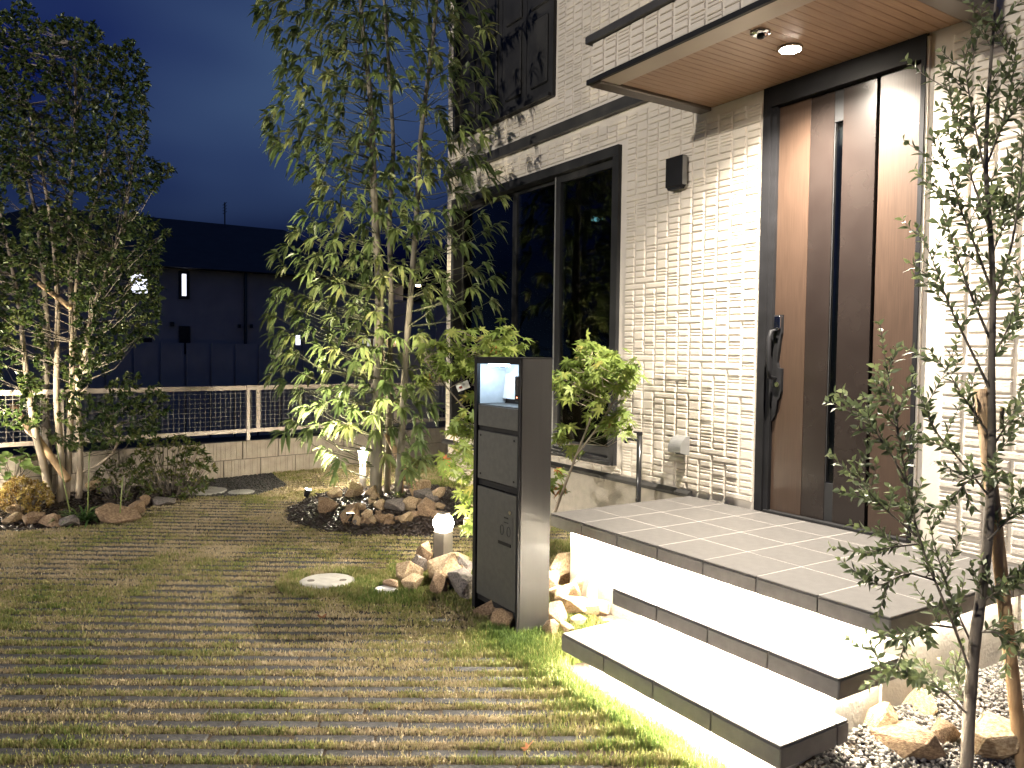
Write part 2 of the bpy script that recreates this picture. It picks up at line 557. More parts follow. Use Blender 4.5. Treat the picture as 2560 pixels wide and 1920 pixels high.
tag(rest.build('siding_relief', M['siding'], WALL), kind='stuff')
# smooth corner edges beside the door
MB().box(.524, .5345, -.004, .0135, .5, 3.035).build('jamb_bead', M['siding_base'], HOUSE)
MB().box(1.5255, 1.536, -.004, .0135, .5, 3.035).build('jamb_bead', M['siding_base'], HOUSE)

# large ground-floor window
x0, x1, z0, z1 = OPEN[0]
win = MB().box(x0, x1, -.022, .15, z1 - .075, z1).box(x0, x1, -.022, .15, z0, z0 + .05).box(x0, x0 + .05, -.02, .15, z0 + .05, z1 - .075) \
    .box(x1 - .07, x1, -.02, .15, z0 + .05, z1 - .075).build('window', M['black_frame'], HOUSE)
MB().box(x0 + .02, x1 - .02, -.05, -.0225, z0 + .002, z0 + .03).build('window_sill', M['black_frame'], win)
zi0, zi1 = z0 + .052, z1 - .077
def sash(xa, xb, ya, yb, st=.05, name='sash'):
    s_ = MB().box(xa, xa + st, ya, yb, zi0, zi1).box(xb - st, xb, ya, yb, zi0, zi1).box(xa + st, xb - st, ya, yb, zi1 - st, zi1).box(xa + st, xb - st, ya, yb, zi0, zi0 + .07).build(name, M['black_frame'], win)
    MB().box(xa + st - .004, xb - st + .004, (ya + yb) / 2 - .004, (ya + yb) / 2 + .004, zi0 + .066, zi1 - st + .004).build('pane', M['glass'], win)
    return s_
sash(x0 + .052, -2.36, .08, .11, .035)
sash(-2.358, -1.60, .08, .11, .035)
sash(-1.64, x1 - .072, .03, .07, .06)
MB().box(-1.655, -1.6405, .026, .06, zi0, zi1).build('sash_edge', M['sat_grey'], win)
cur = MB()
n = 90
xs = np.linspace(x0 + .1, -2.33, n)
ys = .21 + .022 * np.sin(xs * 34) + .012 * np.sin(xs * 71 + 1)
cur.poly([(x, y, .56) for x, y in zip(xs, ys)] + [(x, y, 2.98) for x, y in zip(xs, ys)], [(i, i + 1, n + i + 1, n + i) for i in range(n - 1)])
cur.build('curtain', M['curtain'], win, smooth=True)

# upper window with dark panelled shutters
x0, x1, z0, z1 = OPEN[1]
uw = MB().box(x0, x1, -.02, .1, z0, z0 + .06).box(x0, x0 + .05, -.02, .1, z0 + .06, z1).box(x1 - .06, x1, -.02, .1, z0 + .06, z1).box(x0, x1, .1005, .11, z0, z1).build('shuttered_window', M['black_frame'], HOUSE)
MB().box(x0 + .02, x1 - .02, -.05, -.0205, z0 + .002, z0 + .03).build('window_sill', M['black_frame'], uw)
edges_ = np.linspace(x0 + .052, x1 - .062, 5)
for i in range(4):
    a, b = edges_[i] + .004, edges_[i + 1] - .004
    MB().box(a, b, .03, .05, z0 + .065, z1 - .01).build('shutter', M['black_frame'], uw)
    for za, zb in ((z0 + .16, z0 + .74), (z0 + .84, z1 - .3)):
        MB().box(a + .07, b - .07, .012, .0295, za, zb, .011).build('shutter_panel', M['black_frame'], uw)

# front door
x0, x1 = .535, 1.525
DOOR = MB().box(x0, x1, -.012, .12, 2.93, 3.056).box(x0, x0 + .055, -.012, .12, .5, 2.93).box(x0 + .055, x0 + .088, .006, .12, .5, 2.93).box(x1 - .022, x1, -.012, .12, .5, 2.93).build('front_door', M['black_metal'], HOUSE)
MB().box(x0 + .088, x1 - .022, .075, .11, .5, 2.929).build('door_core', M['black_metal'], DOOR)
MB().box(.6245, .838, .03, .0745, .515, 2.925).build('wood_panel', M['door_wood'], DOOR)
MB().box(.8385, .990, .033, .0745, .515, 2.925).build('bronze_panel', M['door_bronze'], DOOR)
MB().box(1.046, 1.240, .033, .0745, .515, 2.925).build('bronze_panel', M['door_bronze'], DOOR)
MB().box(1.264, 1.490, .03, .0745, .515, 2.925).build('wood_panel', M['door_wood'], DOOR)
MB().box(.9905, 1.0455, .050, .0745, .73, 2.75).build('glass_slot', M['glass'], DOOR)
MB().box(.9905, 1.0455, .036, .0745, 2.7505, 2.925).build('slot_end', M['black_frame'], DOOR)
MB().box(.9905, 1.0455, .036, .0745, .515, .7295).build('slot_end', M['black_frame'], DOOR)
MB().box(.994, 1.0, .032, .0495, .735, 2.745).build('slot_bead', M['black_frame'], DOOR)
MB().box(.60, 1.50, -.01, .12, .501, .513).build('threshold', M['black_frame'], DOOR)
for z in (2.62, 2.02):
    h_ = MB().tube([(1.498, .012, z - .07), (1.498, .012, z + .07)], .009, 10).build('hinge', M['black_metal'], DOOR)
    MB().tube([(1.498, .012, z - .006), (1.498, .012, z + .004)], .0096, 10).build('hinge_ring', M['chrome'], h_)
# pull handle: shaped backplate, standing bar, key cylinder
bp = [(.632, 1.69), (.690, 1.69), (.690, 1.58), (.682, 1.54), (.668, 1.44), (.664, 1.405), (.672, 1.375), (.697, 1.37), (.697, 1.235), (.688, 1.20), (.672, 1.18), (.658, 1.09), (.632, 1.05)]
hd = MB().prism(bp, 1, .010, .0298).build('handle', M['black_metal'], DOOR)
MB().tube([(.652, .012, 1.60), (.650, -.035, 1.59), (.650, -.05, 1.55), (.651, -.05, 1.36), (.652, -.04, 1.32), (.655, .012, 1.31)], [.011, .0125, .0135, .0135, .0125, .011], 12).build('pull_bar', M['black_metal'], hd, smooth=True)
MB().box(.645, .688, -.004, .0098, 1.61, 1.685, .003).build('card_reader', M['chrome'], hd)
MB().box(.640, .684, -.012, -.0045, 1.598, 1.606).build('reader_edge', M['chrome'], hd)
MB().tube([(.675, .0098, 1.275), (.675, -.004, 1.275)], .016, 16).build('key_cylinder', M['chrome'], hd)

# canopy: ribbed fascia, dark cap, boarded soffit
CX0, CX1, CY, CZ = .03, 1.84, -.945, 3.05
can = MB().box(CX0 + .01, CX1 - .01, CY + .014, .013, 3.10, 3.27).build('canopy', M['siding_base'], HOUSE)
for i in range(16):
    for j in range(5):
        k = RND.choice(['single', 'single', 'ribbed', 'single'])
        x = CX0 + .012 + (i + .5) * PITCH_X
        if x + PITCH_X / 2 < CX1 + .01:
            obj('siding_brick', PM[k], can, loc=(x, CY, 3.068 + (j + .5) * .0405), scale=(1, 1, .94))
MB().box(CX0 + .012, CX1 - .012, CY + .0145, CY + .03, 3.06, 3.0995).build('fascia_back', M['siding_base'], can)
MB().prism([(CY - .02, 3.272), (.013, 3.272), (.013, 3.325), (CY - .004, 3.325), (CY - .02, 3.31)], 0, CX0 - .02, CX1 + .02).build('canopy_cap', M['trim_dark'], can)
MB().box(CX0 - .02, CX1 + .02, CY - .008, CY + .0138, 3.036, 3.064).build('fascia_strip', M['black_metal'], can)
MB().box(CX0 + .085, CX1 - .09, CY + .015, CY + .16, 3.040, 3.058).build('front_border', M['canopy_light'], can)
sb = [(-.0, 3.036), (CY + .0142, 3.036), (CY + .0142, 3.0595), (.0, 3.0595), (.012, 3.05)]
MB().box(CX0 - .018, CX0 + .0845, CY + .0142, -.002, 3.028, 3.0595, .006).build('side_border', M['canopy_metal'], can)
MB().box(CX1 - .0895, CX1 + .018, CY + .0142, -.002, 3.0, 3.0595, .006).build('side_border', M['canopy_metal'], can)
nb = 31
xs = np.linspace(CX0 + .087, CX1 - .092, nb + 1)
for i in range(nb):
    MB().box(xs[i] + .001, xs[i + 1] - .0012, CY + .162, -.0015, 3.048, 3.0585, .0016).build('soffit_board', M['soffit'], can)
MB().box(CX0 + .086, CX1 - .091, CY + .161, -.001, 3.059, 3.0595).build('soffit_backing', M['nb_roof'], can)

# ------------------------------------------------------------------ things on the house
LX, LY = 1.03, -.41
dl = thing('downlight', 'bright round downlight recessed in the wood soffit over the door', 'light', (LX, LY, 3.047))
MB().lathe((LX, LY, 3.036), [(.052, .0118), (.062, .0118), (.064, .008), (.060, 0), (.053, .002)], 32).build('trim_ring', M['canopy_light'], dl, smooth=True)
MB().lathe((LX, LY, 3.034), [(.0505, .004), (.051, 0)], 32).build('lens', emit_mat('downlight_lens', (1.0, .88, .72), 130), dl)
ld = bpy.data.lights.new('downlight_spot', 'SPOT')
ld.energy = 410; ld.color = (1.0, .90, .76); ld.spot_size = math.radians(146); ld.spot_blend = 1.0; ld.shadow_soft_size = .022
lo = bpy.data.objects.new('spot_lamp', ld); COL.objects.link(lo); lo.parent = dl; lo.location = (0, 0, -.028)

sx, sy = 1.075, -.70
sd = thing('motion_sensor', 'small round chrome motion sensor on the soffit beside the downlight', 'sensor', (sx, sy, 3.047))
MB().lathe((sx, sy, 3.030), [(.030, -.004), (.046, .004), (.05, .012), (.05, .0175)], 28).build('sensor_base', M['chrome'], sd, smooth=True)
MB().lathe((sx + .012, sy - .008, 3.006), [(.006, 0), (.016, .004), (.02, .012), (.02, .0198)], 20).build('sensor_eye', M['black_metal'], sd, smooth=True)

wl = thing('wall_lamp', 'unlit dark box-shaped wall lamp beside the large window', 'lamp', (-.165, -.014, 2.57))
MB().box(-.246, -.086, -.058, -.0152, 2.585, 2.785, .003).build('lamp_body', M['black_metal'], wl)
MB().prism([(-.236, 2.584), (-.096, 2.584), (-.106, 2.566), (-.226, 2.566)], 1, -.052, -.018).build('lamp_base', M['black_metal'], wl)
MB().box(-.0855, -.0845, -.056, -.0155, 2.588, 2.782).build('lit_side_skin', M['sat_grey'], wl)  # paler skin puts the light on this side into its colour

vh = thing('vent_hood', 'grey metal quarter-round vent hood low on the cream wall', 'vent', (-.06, -.014, .77))
arc = [(-.0152, .90)] + [(-.0152 - .085 * math.sin(t), .815 + .085 * math.cos(t)) for t in np.linspace(.15, math.pi / 2, 9)] + [(-.1002, .79), (-.0152, .77)]
MB().prism(arc, 0, -.125, -.008).build('hood', M['sat_grey'], vh)
MB().poly([(-.12, -.095, .786), (-.013, -.095, .786), (-.013, -.02, .7685), (-.12, -.02, .7685)], [(0, 1, 2, 3)]).build('hood_mouth', M['black_metal'], vh)

fx, fy = -.35, -.155
fc = thing('garden_tap', 'slim black standpipe tap standing left of the porch', 'tap', (fx, fy, zg(fx)))
MB().tube([(fx, fy, zg(fx) - .05), (fx, fy, .885)], .0185, 16).build('pipe', mat('pipe_black', (.02, .02, .021), None, rough=.18), fc, smooth=True)
MB().tube([(fx, fy, .8855), (fx, fy, .905)], .021, 16).tube([(fx - .004, fy - .006, .9), (fx - .03, fy - .03, .903)], .006, 8).build('tap_lever', M['black_metal'], fc)
MB().tube([(fx - .012, fy - .012, .845), (fx - .045, fy - .05, .853), (fx - .062, fy - .07, .848)], .010, 10).tube([(fx - .062, fy - .07, .858), (fx - .062, fy - .07, .822)], .012, 12).build('spout', M['black_metal'], fc)
# ------------------------------------------------------------------ porch
T = .303
PF, PX0, PX1 = -1.166, 0.0, 7 * T
PORCH = thing('porch', 'grey tiled porch landing with two floating steps lit from beneath', 'porch', (1.0, -.8, 0))
lamp_strip = emit_mat('step_led', (1.0, .89, .70), 620)
g = .0030
def tile_mesh(w, d, h, m_, bev=.002):
    return MB().box(-w / 2, w / 2, -d / 2, d / 2, -h, 0, bev).mesh('tile', m_)
def tread(name, xa, xb, yf, yb, zt, th, nx, rows, side=True):
    """tile pavers over a grout bed, with edge tiles on the front and the right side"""
    et = .011
    bed = MB().box(xa + et, xb - et, yf + et, yb, zt - th, zt - .0105).build(name, M['grout'], PORCH)
    MB().box(xa + et + .001, xb - et - .001, yf + et + .001, yb - .001, zt - .0104, zt - .0012).build('grout', M['grout'], bed)
    tw = (xb - xa) / nx
    for i in range(nx):
        y = yf
        for r_ in rows:
            me = tile_mesh(tw - 2 * g, r_ - 2 * g, .0095, M['tile'])
            obj('tile', me, bed, loc=(xa + (i + .5) * tw, y + r_ / 2, zt + RND.uniform(-.0004, .0004)))
            y += r_
        me = MB().box(-tw / 2 + g, tw / 2 - g, 0, et - .001, -th, -.0105, .0015).mesh('edge_tile', M['tile_edge'])
        obj('edge_tile', me, bed, loc=(xa + (i + .5) * tw, yf, zt))
    if side:
        y = yf
        for r_ in rows:
            me = MB().box(-(et - .001), 0, -r_ / 2 + g, r_ / 2 - g, -th, -.0105, .0015).mesh('edge_tile', M['tile_edge'])
            obj('edge_tile', me, bed, loc=(xb, y + r_ / 2, zt))
            me = MB().box(0, et - .001, -r_ / 2 + g, r_ / 2 - g, -th, -.0105, .0015).mesh('edge_tile', M['tile_edge'])
            obj('edge_tile', me, bed, loc=(xa, y + r_ / 2, zt))
            y += r_
    return bed
tread('landing', PX0, PX1, PF, -.016, .5, .075, 7, [T, T, T, 1.15 - 3 * T])
S2X0 = PX1 - 4 * T
tread('step', S2X0, PX1 - .008, PF - .284, PF + .085, .333, .075, 4, [T, .369 - T])
tread('step', S2X0 - .012, PX1 - .02, PF - .570, PF - .20, .166, .078, 4, [T, .37 - T])
MB().box(PX0 + .075, PX1 - .085, PF + .10, -.02, -.3, .424).build('landing_base', M['concrete'], PORCH)
MB().box(S2X0 + .07, PX1 - .095, PF - .175, PF + .0995, -.3, .257).build('step_base', M['concrete'], PORCH)
MB().box(S2X0 + .06, PX1 - .105, PF - .46, PF - .1755, -.3, .087).build('step_base', M['concrete'], PORCH)
side_strip = emit_mat('side_led', (1.0, .89, .70), 150)
def led(x0_, x1_, y0_, y1_, z_, m_=None):
    MB().box(x0_, x1_, y0_, y1_, z_ - .009, z_ - .001).build('light_strip', m_ or lamp_strip, PORCH)
led(PX0 + .085, PX1 - .09, PF + .075, PF + .087, .424)
led(PX1 - .083, PX1 - .072, PF + .11, -.05, .424, side_strip)
led(PX1 - .093, PX1 - .083, PF - .17, PF + .07, .257, side_strip)
led(S2X0 + .08, PX1 - .10, PF - .198, PF - .187, .257)
led(S2X0 + .07, PX1 - .11, PF - .484, PF - .473, .087)

# ------------------------------------------------------------------ mailbox pillar
MX0, MX1, MY0, MY1, MZ = 0.0, .46, -1.692, -1.495, 1.417
mb = thing('mailbox_pillar', 'tall slim black mailbox pillar with lit intercom niche beside the steps', 'mailbox', (.23, -1.6, 0))
t_ = .03
shell = MB()
zb = .006
shell.box(MX0, MX0 + t_, MY0, MY1, zb - .1, MZ)                                  # far side cheek
shell.box(MX1 - .016, MX1 - .0015, MY0, MY1, zb - .1, MZ)                            # near cheek
shell.box(MX0 + t_, MX1 - .016, MY0 + .001, MY1, MZ - .033, MZ)                     # top
shell.box(MX0 + t_, MX1 - .016, MY1 - .008, MY1, zb - .1, MZ - .033)                # back
shell.box(MX0 + t_, MX1 - .016, MY0 + .018, MY1 - .008, .08, .118)                 # floor
for z in (1.03, .735):
    shell.box(MX0 + t_, MX1 - .016, MY0 + .018, MY1 - .008, z - .015, z + .015)
shell.build('pillar_body', M['black_metal'], mb)
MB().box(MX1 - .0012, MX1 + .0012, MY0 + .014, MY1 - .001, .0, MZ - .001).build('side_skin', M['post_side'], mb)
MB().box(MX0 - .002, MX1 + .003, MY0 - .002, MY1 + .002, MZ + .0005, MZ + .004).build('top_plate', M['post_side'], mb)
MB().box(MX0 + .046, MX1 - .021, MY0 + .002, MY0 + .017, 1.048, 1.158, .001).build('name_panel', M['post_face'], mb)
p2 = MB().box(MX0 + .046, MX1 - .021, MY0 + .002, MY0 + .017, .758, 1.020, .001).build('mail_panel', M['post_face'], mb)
for x, z in ((.075, .995), (.41, .995), (.075, .785), (.41, .785)):
    MB().tube([(x, MY0 + .0018, z), (x, MY0 - .001, z)], .006, 10).build('screw', M['black_metal'], p2)
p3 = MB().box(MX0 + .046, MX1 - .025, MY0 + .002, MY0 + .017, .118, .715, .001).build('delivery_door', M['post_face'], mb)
MB().box(.27, .402, MY0 + .0005, MY0 + .0019, .46, .60).build('latch_plate', M['post_face'], p3)
MB().box(.272, .392, MY0 - .003, MY0 + .0004, .443, .459).build('pull_slot', M['black_metal'], p3)
MB().tube([(.384, MY0 + .0018, .622), (.384, MY0 - .004, .622)], .011, 14).build('door_lock', M['chrome'], p3)
for i, (za, zb_) in enumerate(((.585, .592), (.562, .566))):
    MB().box(.325, .365, MY0 - .0008, MY0 + .0004, za, zb_).build('latch_mark', M['black_metal'], p3)
for xx in (.305, .37):
    MB().tube([(xx + .016 * math.cos(a), MY0 - .0002, .52 + .026 * math.sin(a)) for a in np.linspace(0, 2 * math.pi, 17)], .0014, 5, cap=False).build('latch_ring', M['black_metal'], p3)
# niche: slanted back, cool lamp at the top, intercom unit
MB().poly([(MX0 + .031, MY0 + .02, 1.165), (MX0 + .031, MY1 - .01, 1.165), (MX0 + .031, MY1 - .01, 1.382), (MX0 + .031, MY0 + .02, 1.382)], [(0, 1, 2, 3)]).build('niche_side', M['niche'], mb)
MB().poly([(MX0 + .032, MY1 - .03, 1.19), (MX1 - .018, MY1 - .03, 1.19), (MX1 - .018, MY1 - .0095, 1.382), (MX0 + .032, MY1 - .0095, 1.382)], [(0, 1, 2, 3)]).build('niche_back', M['niche'], mb)
MB().box(MX0 + .032, MX1 - .018, MY0 + .012, MY1 - .01, 1.160, 1.164).build('niche_floor', M['post_face'], mb)
ic = MB().box(.362, .442, MY0 + .030, MY0 + .072, 1.190, 1.325, .004).build('intercom', M['black_frame'], mb)
MB().tube([(.40, MY0 + .0298, 1.292), (.40, MY0 + .024, 1.292)], .014, 16).build('camera_lens', M['nb_dark'], ic)
MB().box(.374, .430, MY0 + .0278, MY0 + .0298, 1.20, 1.228).build('call_button', M['black_metal'], ic)
MB().tube([(.390, MY0 + .0276, 1.215), (.390, MY0 + .0265, 1.215)], .004, 8).build('call_light', emit_mat('call_light', (1, .25, .12), 3), ic)
MB().box(.09, .27, MY0 + .035, MY0 + .06, 1.372, 1.3825).build('niche_lamp', emit_mat('niche_lamp', (.66, .84, 1.0), 30), mb)

# ------------------------------------------------------------------ garden lamps
M['bollard'] = mat('bollard', (.10, .09, .078), (.12, .108, .094), 20, .5)
def bollard_square(x, y, label, yaw_):
    z = zg(x)
    b = thing('bollard_lamp', label, 'lamp', (x, y, z))
    R_ = Matrix.Rotation(yaw_, 4, 'Z')
    def rot(m_):
        m_.v = [tuple(R_ @ Vector(v) + Vector((x, y, z))) for v in m_.v]
        return m_
    rot(MB().box(-.045, .045, -.045, .045, -.05, .262, .002)).build('lamp_post', M['bollard'], b)
    rot(MB().box(-.0462, -.0453, -.044, .044, 0, .26)).build('post_face', M['black_metal'], b)  # dark skin paints the shade on the post's left face
    MB().lathe((x, y, z + .263), [(.036, 0), (.056, .016), (.066, .045), (.066, .062), (.054, .092), (.030, .108)], 24).build('diffuser', emit_mat('bollard_glow', (1.0, .87, .66), 70), b, smooth=True)  # globe swollen to the size of the lamp's bloom
    rot(MB().box(-.032, .032, -.032, .032, .372, .382, .002)).build('lamp_cap', M['bollard'], b)
    return b
bollard_square(-.70, -1.508, 'short square bollard lamp glowing among rocks left of the mailbox pillar', .35)

def bollard_round(x, y, label, power, h=.44):
    z = zg(x)
    b = thing('post_lamp', label, 'lamp', (x, y, z))
    MB().tube([(x, y, z - .05), (x, y, z + h - .13)], .031, 20).build('lamp_post', mat('lamp_white', (.62, .58, .55), None, rough=.35), b, smooth=True)
    MB().lathe((x, y, z + h - .13), [(.030, .0), (.033, .04), (.038, .08), (.046, .105)], 24).build('diffuser', emit_mat('post_glow', (1.0, .88, .68), power), b, smooth=True)
    MB().lathe((x, y, z + h - .0245), [(.052, 0), (.053, .006), (.03, .010), (.02, .012)], 24).build('lamp_cap', M['black_metal'], b)
    MB().lathe((x, y, z + h - .012), [(.015, 0), (.02, .008), (.012, .018)], 16).build('cap_light', emit_mat('cap_glow', (1.0, .9, .75), 14), b, smooth=True)
    return b
bollard_round(-3.24, -1.04, 'slim round post lamp glowing behind the rocks of the centre bed', 300)
bollard_round(-3.72, -4.28, 'slim round post lamp lighting the left shrub bed from its far edge', 170)

def uplight(x, y, tgt, label, energy, size):
    z = zg(x) + .03
    u = thing('ground_spotlight', label, 'light', (x, y, z))
    d = unit(np.array(tgt, float) - np.array([x, y, z + .06]))
    base = np.array([x, y, z + .05])
    MB().tube([(x, y, z - .08), (x, y, z + .03)], .008, 8).build('spike', M['black_metal'], u)
    MB().tube([base - d * .03, base + d * .035], [.02, .03], 16).build('lamp_head', M['black_metal'], u)
    MB().tube([base + d * .036, base + d * .038], .026, 16).build('lens', emit_mat('spot_lens', (1, .88, .7), 40), u)
    l_ = bpy.data.lights.new('uplight', 'SPOT')
    l_.energy = energy; l_.color = (1, .87, .62); l_.spot_size = math.radians(size); l_.spot_blend = .6; l_.shadow_soft_size = .025
    o_ = bpy.data.objects.new('spot_beam', l_); COL.objects.link(o_); o_.parent = u
    o_.rotation_euler = Vector(d).to_track_quat('-Z', 'Y').to_euler()
    o_.location = Vector(base + d * .045) - Vector((x, y, z))
uplight(-3.12, -1.62, (-2.8, -1.0, 2.4), 'small ground spotlight at the rear left of the centre bed shining up the tree', 240, 70)
uplight(-2.05, -1.62, (-2.70, -1.25, 4.0), 'ground spotlight added to light the tree front, behind the brown rock of the centre bed', 400, 54)  # added to brighten the viewer's side of the tree, no known fixture
uplight(-3.62, -4.05, (-4.05, -3.55, 3.0), 'small ground spotlight shining up the left tree', 220, 84)

# street lamps: one mirrored in the big window, one unseen, added behind the viewer as fill for pillar and wall
def street_lamp(x, y, z, pole_off, aim, label, energy, lens_col, lens):
    t = thing('street_lamp', label, 'lamp', (x + pole_off[0], y + pole_off[1], -1.0), 'street lamps')
    a = np.array([x + pole_off[0], y + pole_off[1], 0.0])
    MB().tube([a + (0, 0, -1.1), a + (0, 0, z + .15)], [.07, .05], 12).build('pole', M['sat_grey'], t, smooth=True)
    MB().tube([a + (0, 0, z + .05), (a[0] * .4 + x * .6, a[1] * .4 + y * .6, z + .14), (x, y, z + .1)], .03, 10).build('arm', M['sat_grey'], t, smooth=True)
    MB().box(x - .2, x + .2, y - .1, y + .1, z + .0195, z + .09, .015).build('lamp_head', M['sat_grey'], t)
    MB().box(x - .17, x + .17, y - .08, y + .08, z - .09, z + .019, .02).build('lens', emit_mat('street_lens', lens_col, lens), t)
    if energy <= 0:
        return
    l_ = bpy.data.lights.new('fill_light', 'SPOT'); l_.energy = energy; l_.color = (1.0, .92, .80); l_.shadow_soft_size = .2
    l_.spot_size = math.radians(80); l_.spot_blend = .5
    o_ = bpy.data.objects.new('fill_beam', l_); COL.objects.link(o_); o_.parent = t
    d = Vector(aim) - Vector((x, y, z)); d.normalize()
    o_.location = Vector((x, y, z - .05)) + d * .25 - Vector(t.location)
    o_.rotation_euler = d.to_track_quat('-Z', 'Y').to_euler()
street_lamp(-10.7, -7.7, 4.7, (-.9, -.3), (-1.6, 0, 2.2), 'street lamp on a slim pole beyond the left end of the garden', 0, (.30, .85, .95), 1.7)
street_lamp(1.2, -14.5, 5.4, (.2, -.9), (-.8, 0, 3.0), 'unseen street lamp on a slim pole, added behind the viewer as fill', 1700, (1.0, .93, .82), 4.0)

# ------------------------------------------------------------------ lids in the lawn
def round_lid(x, y, r, label, cat, m_, h=.012, holes=True, name='drain_cover'):
    z = zg(x)
    o = thing(name, label, cat, (x, y, z))
    MB().lathe((x, y, z - .02), [(r + .012, 0), (r + .012, .02 + h * .7), (r + .004, .02 + h), (r + .002, .02 + h * .6)], 40).build('rim', m_, o)
    MB().lathe((x, y, z - .02), [(r, 0), (r, .02 + h * 1.05), (r * .55, .02 + h * 1.1), (r * .53, .02 + h * .95), (r * .5, .02 + h * 1.05), (.004, .02 + h * 1.05)], 40).build('lid', m_, o)
    if holes:
        for a in (.2, .2 + math.pi):
            hx, hy = x + .62 * r * math.cos(a + .9), y + .62 * r * math.sin(a + .9)
            MB().lathe((hx, hy, z), [(.022, h * .9), (.022, h * 1.1 + .0015), (.012, h * 1.1 + .001)], 14).build('key_hole', M['mortar'], o)
    return o
round_lid(-.83, -2.235, .155, 'round concrete manhole cover set in the lawn', 'manhole', M['lid'])
round_lid(-.50, -1.99, .06, 'small white round lid half hidden by rocks near the pillar', 'lid', M['white_plastic'], .02, False)
round_lid(-4.0, -2.33, .20, 'large flat round stone lid on dark gravel by the wall', 'lid', M['lid'], .012, False)
round_lid(-3.80, -2.03, .11, 'small flat round lid on dark gravel near the lawn edge', 'lid', M['lid'], .012, False)

# ------------------------------------------------------------------ boundary wall and mesh fence
def fpt(s, off=0.0, z=0.0):
    """s metres along the boundary from Y=-3; off towards the garden"""
    y = -3.0 + s * FENCE_U[1]; x = fence_x(-3.0) + s * FENCE_U[0]
    return (x + off * FENCE_U[1], y - off * FENCE_U[0], z)
BW = thing('block_wall', 'low two-course ribbed concrete block wall along the garden edge', 'wall', fpt(1.5))
ang = math.atan2(FENCE_U[1], FENCE_U[0])
zw = .11
core = MB(); a_, b_, c_, d_ = fpt(-3, -.10), fpt(9, -.10), fpt(9, -.012), fpt(-3, -.012)
core.poly([(p[0], p[1], -.9) for p in (a_, b_, c_, d_)] + [(p[0], p[1], zw + .378) for p in (a_, b_, c_, d_)], [(0, 1, 2, 3), (4, 5, 6, 7), (0, 1, 5, 4), (1, 2, 6, 5), (2, 3, 7, 6), (3, 0, 4, 7)])
core.build('wall_core', M['mortar'], BW)
def block_mesh(seed):
    r_ = random.Random(seed)
    m_ = MB(); x = -.196
    while x < .19:
        w = r_.choice([.022, .03, .045, .06])
        w = min(w, .196 - x)
        m_.box(x, x + w - .0025, -.012, r_.uniform(.0, .003), -.092, .092)
        x += w
    m_.box(-.194, .194, -.0125, -.004, -.091, .091)
    return m_.mesh('block', M['block'])
BLK = [block_mesh(i) for i in range(6)]
for course in range(2):
    for i in range(-7, 22):
        s = i * .4 + (.2 if course else 0)
        p = fpt(s, 0, zw - .004 + .095 + course * .192)
        obj('block', RND.choice(BLK), BW, loc=p, rot=(0, 0, ang + math.pi))
FN = thing('mesh_fence', 'cream metal mesh fence on top of the block wall', 'fence', fpt(1.5, -.05, zw + .38))
zt, zr0 = zw + .958, zw + .50
def fbar(s0, s1, off, z0_, z1_, th):
    m_ = MB()
    a, b = fpt(s0, off), fpt(s1, off); n_ = np.array([FENCE_U[1], -FENCE_U[0]]) * th / 2
    ring = [(a[0] - n_[0], a[1] - n_[1]), (b[0] - n_[0], b[1] - n_[1]), (b[0] + n_[0], b[1] + n_[1]), (a[0] + n_[0], a[1] + n_[1])]
    m_.poly([(x, y, z0_) for x, y in ring] + [(x, y, z1_) for x, y in ring], [(0, 3, 2, 1), (4, 5, 6, 7), (0, 1, 5, 4), (1, 2, 6, 5), (2, 3, 7, 6), (3, 0, 4, 7)])
    return m_
POSTS = [-2.2, -.47, 1.28, 3.03, 4.78]
for s in POSTS:
    fbar(s - .017, s + .017, -.045, zw + .36, zt + .004, .034).build('post', M['fence_metal'], FN)
for s0, s1 in zip(POSTS[:-1], POSTS[1:]):
    fbar(s0 + .0185, s1 - .0185, -.055, zt - .045, zt, .03).build('rail', M['fence_metal'], FN)
    fbar(s0 + .0185, s1 - .0185, -.055, zr0 - .04, zr0, .03).build('rail', M['fence_metal'], FN)
    fbar(s0 + .10, s0 + .142, -.06, zr0 + .0005, zt - .0455, .012).build('stile', M['fence_metal'], FN)
    wm = MB()
    k = int((s1 - s0 - .05) / .0525)
    for i in range(k):
        s = s0 + .045 + i * .0525
        wm.tube([fpt(s, -.055, zr0), fpt(s, -.055, zt - .045)], .0024, 4, cap=False)
    z = zr0 + .045
    while z < zt - .06:
        wm.tube([fpt(s0 + .02, -.0505, z), fpt(s1 - .02, -.0505, z)], .0022, 4, cap=False); z += .0475
    tag(wm.build('wire_mesh', M['fence_wire'], FN), kind='stuff')
# ------------------------------------------------------------------ areas of the garden
def inside(poly, x, y):
    x = np.asarray(x, float); y = np.asarray(y, float)
    r = np.zeros(x.shape, bool)
    n = len(poly)
    for i in range(n):
        x1_, y1_ = poly[i]; x2_, y2_ = poly[(i + 1) % n]
        c = ((y1_ > y) != (y2_ > y)) & (x < (x2_ - x1_) * (y - y1_) / (y2_ - y1_ + 1e-12) + x1_)
        r ^= c
    return r
BED_C = [(-2.46, -1.99), (-2.1, -1.86), (-1.80, -1.66), (-1.55, -1.2), (-1.75, -.75), (-2.5, -.30), (-3.0, -.16), (-3.3, -.25), (-3.42, -.9), (-3.25, -1.45), (-2.85, -1.85)]
BED_L = [(-3.2, -4.6), (-3.10, -3.93), (-2.99, -3.6), (-3.0, -3.2), (-3.38, -2.98), (-3.75, -2.55), (-4.2, -2.7), (-4.55, -2.6), (-4.0, -6), (-3.2, -6)]
DIRT = [(-3.75, -2.55), (-3.60, -1.95), (-3.95, -1.55), (-4.75, -1.50), (-4.60, -2.6)]
